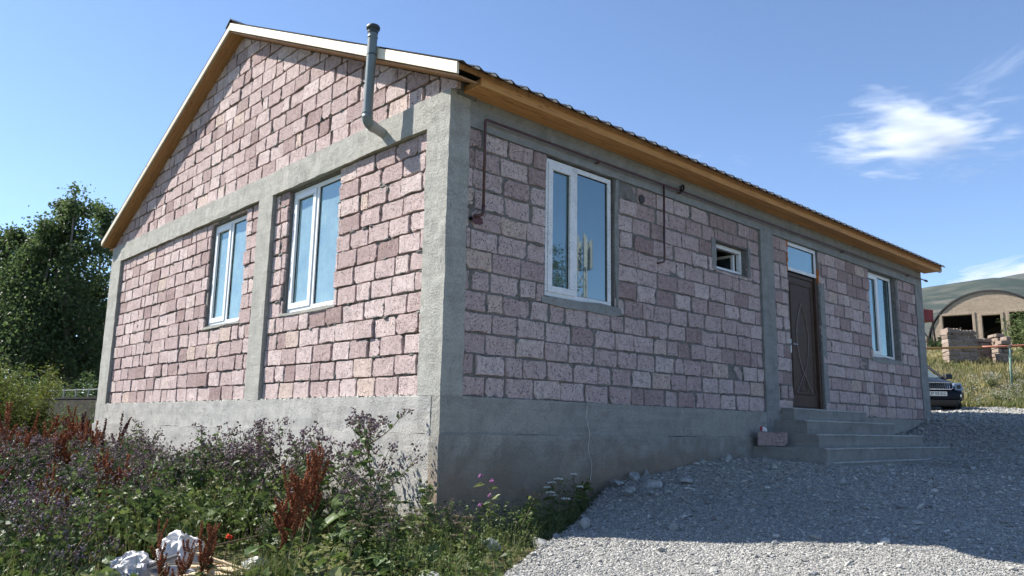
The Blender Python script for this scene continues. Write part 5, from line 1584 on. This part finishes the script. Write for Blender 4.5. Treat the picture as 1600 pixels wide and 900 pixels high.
for i in range(13):
    L = r.uniform(.30, .62); w = r.uniform(.03, .065); t_ = r.uniform(.012, .022)
    mb = MB(); mb.tint = r.random()*.7; mb.box(-L/2, L/2, -w/2, w/2, -t_/2, t_/2)
    o = mb.build('scrap_board', PLANKW, bevel=.002)
    o.location = (-1.92+r.gauss(0, .16), .38+r.gauss(0, .12), hz0+.03+i*.012); o.rotation_euler = (r.gauss(0, .16), r.gauss(0, .14), R(-38)+r.gauss(0, .35))
    tag(o, 'thin pale board in the jumble of scrap wood beside the white sacks', 'board', 'scrap boards on the rubbish heap')
for i, (x, y, z, s, rz, lab) in enumerate([(-2.20, .60, .05, .13, .4, 'grey lump of concrete beside the lower white sack'), (-2.12, .72, .02, .10, 1.2, 'dark grey rubble piece under the large white sack'), (-1.62, .80, .03, .09, .3, 'pale rubble piece beside the small white scrap')]):
    o = link('rubble', rock_mesh(80+i, s, s*.7, s*.6, 2), None, ROCKM); o.location = (x, y, hz0+z); o.rotation_euler = (0, 0, rz); tag(o, lab, 'rubble')
mb = MB(); mb.tube([(-.16, 0, 0), (.14, .03, .03)], .018, 8); o = mb.build('grey_tube', m_plain('grey_tube_paint', (.16,.16,.165), .5)); o.location = (-2.16, .70, hz0+.15); o.rotation_euler = (0, 0, .4); tag(o, 'short grey tube lying across the white sacks', 'tube')
mb = MB(); mb.tube([(-.42, -.1, 0), (.45, .12, .12)], .008, 6); o = mb.build('dry_stick', STEMM); o.location = (-1.60, .95, hz0+.16); o.rotation_euler = (0, 0, -.3); tag(o, 'thin pale stick rising to the right of the large sack', 'stick')
plant('poppy', sprig_meshes(320, .20, 0, .022, REDF, .012, 4), SN, -1.52, 1.05, hz0+.10, 1, 0, 'single red poppy flower right of the large white sack', 'poppy')

# ------------------------------------------------------------------ shrub and trees on the left
def place(u, depth):
    d = fwd+rt*((u-800)/1218.88); s = depth/1.0; return CAM.x+d.x*s, CAM.y+d.y*s
def shrub(u, D, H, W, n, mat, label, seed, zb=None, upright=.25, leaf=(.03, .07), cat='shrub'):
    g = np.random.default_rng(seed); x0, y0 = place(u, D); z0 = h(x0, y0)
    root = empty('shrub', (x0, y0, z0), 0, label, cat)
    st, lf = PB(), PB(); P, T = [], []
    for b in range(46):
        ang = g.uniform(0, 6.28); d = np.array([math.cos(ang)*g.uniform(.1, 1), math.sin(ang)*g.uniform(.1, 1), g.uniform(.5, 1.3)])
        L = H*g.uniform(.55, 1.08)*(1 if d[2] > .8 else .85)
        pts, dd = curve_pts((g.normal(0, .12*W), g.normal(0, .12*W), -.1), d*np.array([W/H, W/H, 1]), L, 7, g, .25, upright*.3); tube_np(st, pts, .014, .003, g.uniform(.1, .6))
        k = np.sqrt(g.uniform(.12, 1, n//46))*6.99; a = k.astype(int); q = pts[a]+(pts[a+1]-pts[a])*(k-a)[:, None]
        sd = g.normal(0, .055*H*.7, (len(q), 3)); P.append(q+sd); T.append(np.clip(g.beta(2, 2, len(q))*.7+.3*g.random(), 0, 1))
    P = np.concatenate(P); T = np.concatenate(T); L = g.uniform(*leaf, len(P))
    V, F, k = leaf_arrays(P, np.c_[g.normal(0, 1, (len(P), 2)), g.normal(.4, .5, len(P))], L, L*g.uniform(.3, .55, len(P)), g=g); lf.add(V, F, np.repeat(T, k))
    link('branches', st.mesh('branches', STEMM, True), root); link('foliage', lf.mesh('foliage', mat), root)['kind'] = 'stuff'
    return root
shrub(2, 13.5, 2.35, 1.6, 34000, SHRUBLEAF, 'yellow-green rounded shrub at the left edge below the tall trees', 501)
shrub(78, 14.6, 1.35, .8, 6000, LEAF_G, 'pale green feathery bush right of the yellow-green shrub', 502, upright=.9)
shrub(-40, 9.5, 1.0, .8, 6000, LEAF_G, 'dark low bush under the yellow-green shrub', 503)

def tree(u, D, H, crown, n, label, seed, stems=3, zlow=.12, group=None, leaf=(.10, .18), zb=None, xy=None):
    g = np.random.default_rng(seed); x0, y0 = xy if xy else place(u, D); z0 = h(x0, y0) if zb is None else zb
    root = empty('tree', (x0, y0, z0), 0, label, 'tree', group)
    st, lf = PB(), PB(); tips = []
    for s_ in range(stems):
        ang = s_*6.28/stems+g.uniform(0, 1); d = np.array([math.cos(ang)*.16, math.sin(ang)*.16, 1]) if stems > 1 else np.array([0, 0, 1.0])
        Hs = H*g.uniform(.86, 1.0); pts, _ = curve_pts((math.cos(ang)*.12, math.sin(ang)*.12, -.2), d, Hs*.96, 12, g, .10, .05); tube_np(st, pts, .013*H, .002*H, g.uniform(.4, 1), 7)
        for b in range(int(26)):
            f = g.uniform(zlow, .99); k = f*12; a = int(min(11, k)); p = pts[a]+(pts[a+1]-pts[a])*(k-a)
            an = g.uniform(0, 6.28); L = crown*(1.05-.78*max(0, f-.25)/.75)*g.uniform(.55, 1.1)
            bp, bd = curve_pts(p, (math.cos(an), math.sin(an), g.uniform(.35, 1.0)), L, 6, g, .22, .08); tube_np(st, bp, .0045*H*(1.1-f), .001*H, g.uniform(.3, 1), 4)
            tips += [(bp[j], L*.22) for j in (2, 3, 4, 5, 6)]
            if b < 4: tips += [(pts[-1], .2), (pts[-2], .25)]
            for c in range(3):
                an2 = g.uniform(0, 6.28); cp, _ = curve_pts(bp[g.integers(2, 6)], (math.cos(an2), math.sin(an2), g.uniform(.2, 1)), L*g.uniform(.25, .45), 3, g, .2, .05); tube_np(st, cp, .0015*H*.6, .0006*H, .5, 3); tips += [(cp[2], L*.16), (cp[3], L*.16)]
    tp = np.array([q[0] for q in tips]); ts = np.array([q[1] for q in tips])
    k = g.integers(0, len(tp), n); off = g.normal(0, 1, (n, 3))*np.clip(ts[k]*1.25, .16, .42)[:, None]*np.array([1, 1, .75])
    P = tp[k]+off; T = np.clip(g.beta(2, 2.4, n)*.65+.35*(g.random(len(tp))[k]), 0, 1); L = g.uniform(*leaf, n)
    V, F, kk = leaf_arrays(P, np.c_[g.normal(0, 1, (n, 2)), g.normal(-.1, .5, n)], L, L*g.uniform(.55, .85, n), g=g); lf.add(V, F, np.repeat(T, kk))
    link('trunk', st.mesh('trunk', BARK, True), root); link('crown', lf.mesh('crown', TREELEAF), root)
    return root
TG = 'trees left of the house'
tree(34, 33, 11.0, 2.9, 26000, 'tall dark green tree at the left edge with pale trunks showing through', 601, 3, group=TG)
tree(122, 34.5, 11.4, 2.7, 26000, 'tall dark green tree next to the gable end of the house', 602, 3, group=TG)
tree(-45, 34, 10.4, 2.8, 15000, 'dark green tree cut by the left edge of the photo', 603, 3, group=TG)
tree(85, 39, 9.4, 3.2, 16000, 'dense darker tree filling the gap behind the two tall trees', 604, 3, .04, group=TG)
tree(180, 40, 7.0, 2.6, 9000, 'lower dark tree half hidden behind the gable end', 605, 2, .05, group=TG)
# dark bushes closing the view under the trees
for i, (u, D, H, W) in enumerate([(20, 27, 2.6, 2.2), (95, 28, 2.4, 2.0), (150, 30, 2.6, 2.0), (-30, 26, 2.6, 2.0)]):
    shrub(u, D, H, W, 7000, TREELEAF, ('dark bush under the trees behind the yellow-green shrub', 'dark bush under the trees above the dark fence', 'dark bush against the gable end under the trees', 'dark bush at the very left under the trees')[i], 510+i, leaf=(.08, .15))
# low bushes in front of the fence
shrub(88, 17.6, 1.55, 1.0, 5000, LEAF_G, 'green bush below the left half of the dark fence', 530)
shrub(142, 18.2, 1.5, 1.0, 5000, LEAF_G, 'green bush below the right half of the dark fence, beside the gable end', 531)
# low fence under the trees
fx, fy = place(150, 20); gx, gy2 = place(85, 21.5)
fz = -.28-(622-652)/1218.88*20.5
fn = empty('metal_fence', (fx, fy, h(fx, fy)), 0, 'low dark wall and rail with pale uprights under the trees', 'fence')
A = Vector((fx+1.2*(fx-gx), fy+1.2*(fy-gy2), 0)); B = Vector((gx, gy2, 0)); FM = m_plain('fence_grey', (.20,.20,.20), .7)
def frel(p, z): return (p.x-fx, p.y-fy, z-fn.location.z)
mb = MB(); mb.tube([frel(A, fz-.02), frel(B, fz-.02)], .05, 6); mb.build('rail', BLACK, fn)
mb = MB(); dvec = (B-A).normalized(); nv = Vector((-dvec.y, dvec.x, 0))*.09
q = [A-nv, B-nv, B+nv, A+nv]
mb.hexa([frel(p, fz-1.6) for p in q]+[frel(p, fz-.05) for p in q]); mb.build('base_wall', m_plain('dark_wall', (.055,.050,.042), .9, 0, .1, .4, 6, .4), fn)
mb = MB(); mb.tube([frel(A, fz+.22), frel(B, fz+.20)], .012, 6); mb.build('rail', FM, fn)
for i in range(9):
    p = A.lerp(B, i/8); mb = MB(); q = frel(p, fz-.1); mb.tube([q, frel(p, fz+.24)], .022, 5); mb.build('post', FM, fn)

# ------------------------------------------------------------------ grass slope on the right
def slope_ok(x, y):
    u, v, z = view_uv(np.c_[x, y, hnp(x, y)+.2])
    return (u > 1400) & (u < 1680) & (z > 17) & (z < 64) & (gravel_amt(x, y) < 0)
x, y = scatter(520000, (14, 64), (-12, 22), slope_ok)
d = np.hypot(x-CAM.x, y-CAM.y); kk = rng.uniform(0, 1, len(x)) < np.clip((23/d)**1.6, .08, 1); x, y, d = x[kk], y[kk], d[kk]
if len(x) > 95000: x, y, d = x[:95000], y[:95000], d[:95000]
nn_ = vnoise(x, y, .8, 51); n2_ = vnoise(x, y, 2.4, 53)
dry = np.clip(.57+.55*nn_+.25*n2_+rng.normal(0, .16, len(x))-np.clip(.9-(d-20.5)*.5, 0, .35), 0, 1)
H = np.clip(rng.uniform(.18, .50, len(x))*(1+.5*nn_), .1, .65)*np.clip((d-19)/3.5, .35, 1)*np.clip((30-d)/5, .45, 1)
blades('slope_grass', x, y, hnp(x, y), H, rng.uniform(.15, .7, len(x)), rng.uniform(.006, .013, len(x))*np.clip(d/24, .8, 2.2), dry, GRASSM)
NGR = len(x)
# whitish flowering weeds on the slope
gW = np.random.default_rng(70)
def slope_weed(seed):
    g = np.random.default_rng(seed); st, lf, hd = PB(), PB(), PB()
    for b in range(16):
        an = g.uniform(0, 6.28); pts, _ = curve_pts((0, 0, -.05), (math.cos(an)*.6, math.sin(an)*.6, 1), g.uniform(.4, .85), 5, g, .2, .05); tube_np(st, pts, .006, .003, .7, 3)
        P = pts[-1]+g.normal(0, .07, (9, 3)); P = P[:5]; V, F = blobs(P, .013, g, .3); hd.add(V, F, np.full(len(V), g.uniform(.0, .5)))
        k = g.integers(1, 5, 12); L = g.uniform(.05, .12, 12); V, F, q = leaf_arrays(pts[k], np.c_[g.normal(0, 1, (12, 2)), g.normal(.3, .4, 12)], L, L*.4, g=g); lf.add(V, F, np.repeat(g.beta(3, 2, 12), q))
    return st.mesh('stem', STEMM, True), lf.mesh('leaves', LEAF_G), hd.mesh('flower_heads', WHT)
WV = [slope_weed(700+i) for i in range(3)]
for i in range(12):
    u = 1540+gW.normal(0, 22) if i < 11 else gW.uniform(1510, 1600); D = gW.uniform(22.5, 27)
    x, y = place(u, D); plant('slope_weed', WV[i % 3], SN, x, y, None, gW.uniform(.6, .9), gW.uniform(0, 6.28), 'whitish flowering weed on the dry grass slope', 'weed', 'whitish weeds on the grass slope')
# green bushes by the ruin
shrub(1604, 31, 1.9, 1.0, 6000, LEAF_G, 'green bush at the right end of the ruined wall', 520, leaf=(.06, .12))
shrub(1468, 46, 1.4, 1.5, 3500, TREELEAF, 'dark low bush under the red tank', 521, leaf=(.08, .16))

# ------------------------------------------------------------------ behind the camera: what the panes mirror
tree(0, 0, 10.0, 3.6, 9000, 'leafy tree across the yard behind the photographer', 610, 3, .08, xy=(29.0, -27.5))
tree(0, 0, 8.5, 3.2, 8000, 'second leafy tree across the yard behind the photographer', 611, 3, .08, xy=(26.0, -29.5))
tower = empty('lattice_tower', (34.2, -28.5, -8.3), 0, 'steel lattice mast with pale antenna panels mirrored in the front window', 'mast')
TWM = m_plain('galvanised_steel', (.36,.36,.35), .7, .1)
def tp(k, z):
    w = .85-.025*z; return (w*math.cos(k*2.094), w*math.sin(k*2.094), z)
mb = MB()
for k in range(3): mb.tube([tp(k, 0), tp(k, 21)], .07, 5)
mb.build('leg', TWM, tower)
mb = MB()
for i in range(18):
    z = i*1.16
    for k in range(3): mb.tube([tp(k, z), tp(k+1, z+1.16)], .03, 4); mb.tube([tp(k, z), tp(k+1, z)], .03, 4)
mb.build('bracing', TWM, tower)
for k in range(6):
    mb = MB(); a = k*1.047; mb.box(-.12, .12, -.06, .06, 18.6, 20.6); o = mb.build('antenna_panel', TWM, tower); o.location = (.62*math.cos(a), .62*math.sin(a), 0); o.rotation_euler = (0, 0, a+1.57)

# ------------------------------------------------------------------ clouds: real volumes far out over the valley
def m_cloud(name, dens, seed, stretch_, thr, soft, wisp):
    m = bpy.data.materials.new(name); m.use_nodes = True
    n, l = m.node_tree.nodes, m.node_tree.links; n.clear()
    out = n.new('ShaderNodeOutputMaterial'); pv = n.new('ShaderNodeVolumePrincipled')
    pv.inputs['Color'].default_value = (.985,.985,.99,1); pv.inputs['Anisotropy'].default_value = .25
    tc = n.new('ShaderNodeTexCoord'); mp = n.new('ShaderNodeMapping'); mp.inputs['Scale'].default_value = stretch_; mp.inputs['Location'].default_value = (seed, seed*.7, 0); mp.inputs['Rotation'].default_value = (0, R(wisp), 0)
    ns = n.new('ShaderNodeTexNoise'); ns.inputs['Scale'].default_value = 1.0; ns.inputs['Detail'].default_value = 7; ns.inputs['Roughness'].default_value = .62; ns.inputs['Distortion'].default_value = .5
    l.new(tc.outputs['Object'], mp.inputs[0]); l.new(mp.outputs[0], ns.inputs['Vector'])
    ln = n.new('ShaderNodeVectorMath'); ln.operation = 'LENGTH'; l.new(tc.outputs['Object'], ln.inputs[0])
    fall = n.new('ShaderNodeMapRange'); fall.inputs[1].default_value = .15; fall.inputs[2].default_value = 1.0; fall.inputs[3].default_value = .34; fall.inputs[4].default_value = -.42; l.new(ln.outputs['Value'], fall.inputs[0])
    ct = n.new('ShaderNodeMapRange'); ct.clamp = False; ct.inputs[1].default_value = .25; ct.inputs[2].default_value = .75; ct.inputs[3].default_value = -.15; ct.inputs[4].default_value = 1.15; l.new(ns.outputs['Fac'], ct.inputs[0])
    ad = n.new('ShaderNodeMath'); ad.operation = 'ADD'; l.new(ct.outputs[0], ad.inputs[0]); l.new(fall.outputs[0], ad.inputs[1])
    rg = n.new('ShaderNodeMapRange'); rg.inputs[1].default_value = thr; rg.inputs[2].default_value = thr+soft; rg.inputs[4].default_value = dens; l.new(ad.outputs[0], rg.inputs[0])
    l.new(rg.outputs[0], pv.inputs['Density']); l.new(pv.outputs[0], out.inputs['Volume'])
    return m
def cloud(u, v, D, size, tilt, mat, label):
    bm = bmesh.new(); bmesh.ops.create_icosphere(bm, subdivisions=2, radius=1.06); me = bpy.data.meshes.new('cloud'); bm.to_mesh(me); bm.free()
    d = fwd+rt*((u-800)/1218.88)-up*((v-450)/1218.88)
    o = link('cloud', me, None, mat); o.location = CAM+d*D
    az = math.atan2(d.y, d.x)-math.pi/2
    o.rotation_euler = (0, R(tilt), az); o.scale = size
    return tag(o, label, 'cloud')
K = 3000/1218.88
cloud(1428, 210, 3000, (185*K, 110*K, 84*K), 5, m_cloud('cloud_vapour', .013, 3.1, (2.1, 2.1, 4.6), .47, .7, 18), 'large white feathery cloud alone in the blue sky above the roof end')
cloud(1556, 108, 3400, (120*K*1.13, 60*K, 30*K*1.13), -26, m_cloud('cloud_wisp', .0036, 7.3, (2.2, 2.2, 5.0), .55, .8, 8), 'thin slanting cloud wisp at the upper right edge of the sky')
cloud(1640, 424, 4200, (150*K*1.4, 90*K, 46*K*1.4), -8, m_cloud('cloud_bank', .014, 1.7, (1.6, 1.6, 2.4), .34, .5, 0), 'white cloud bank resting on the far mountain')
cloud(1158, 250, 3200, (34*K, 20*K, 16*K), 10, m_cloud('cloud_puff', .0016, 5.2, (1.5, 1.5, 3.0), .50, .6, 0), 'faint small cloud puff above the middle of the roof')
cloud(1086, 246, 3200, (30*K, 20*K, 18*K), -20, m_cloud('cloud_shred', .0016, 8.8, (1.5, 1.5, 3.0), .50, .6, 0), 'faint cloud shred touching the roof edge')
print('stones', N_ST, 'grass', NGR, 'bricks', len(bricks), 'burdocks', len(spots))

# ------------------------------------------------------------------ air: even pale haze out to the mountains, clouds stay outside it
hb = MB(); hb.box(-2600, 3600, -3600, 3000, -60, 760)
hm = bpy.data.materials.new('haze_air'); hm.use_nodes = True
hn, hl_ = hm.node_tree.nodes, hm.node_tree.links; hn.clear()
ho = hn.new('ShaderNodeOutputMaterial'); hv = hn.new('ShaderNodeVolumePrincipled')
hv.inputs['Color'].default_value = (.80, .88, 1.0, 1); hv.inputs['Density'].default_value = .000026; hv.inputs['Anisotropy'].default_value = .2
hl_.new(hv.outputs[0], ho.inputs['Volume'])
tag(hb.build('haze', hm), kind='stuff')
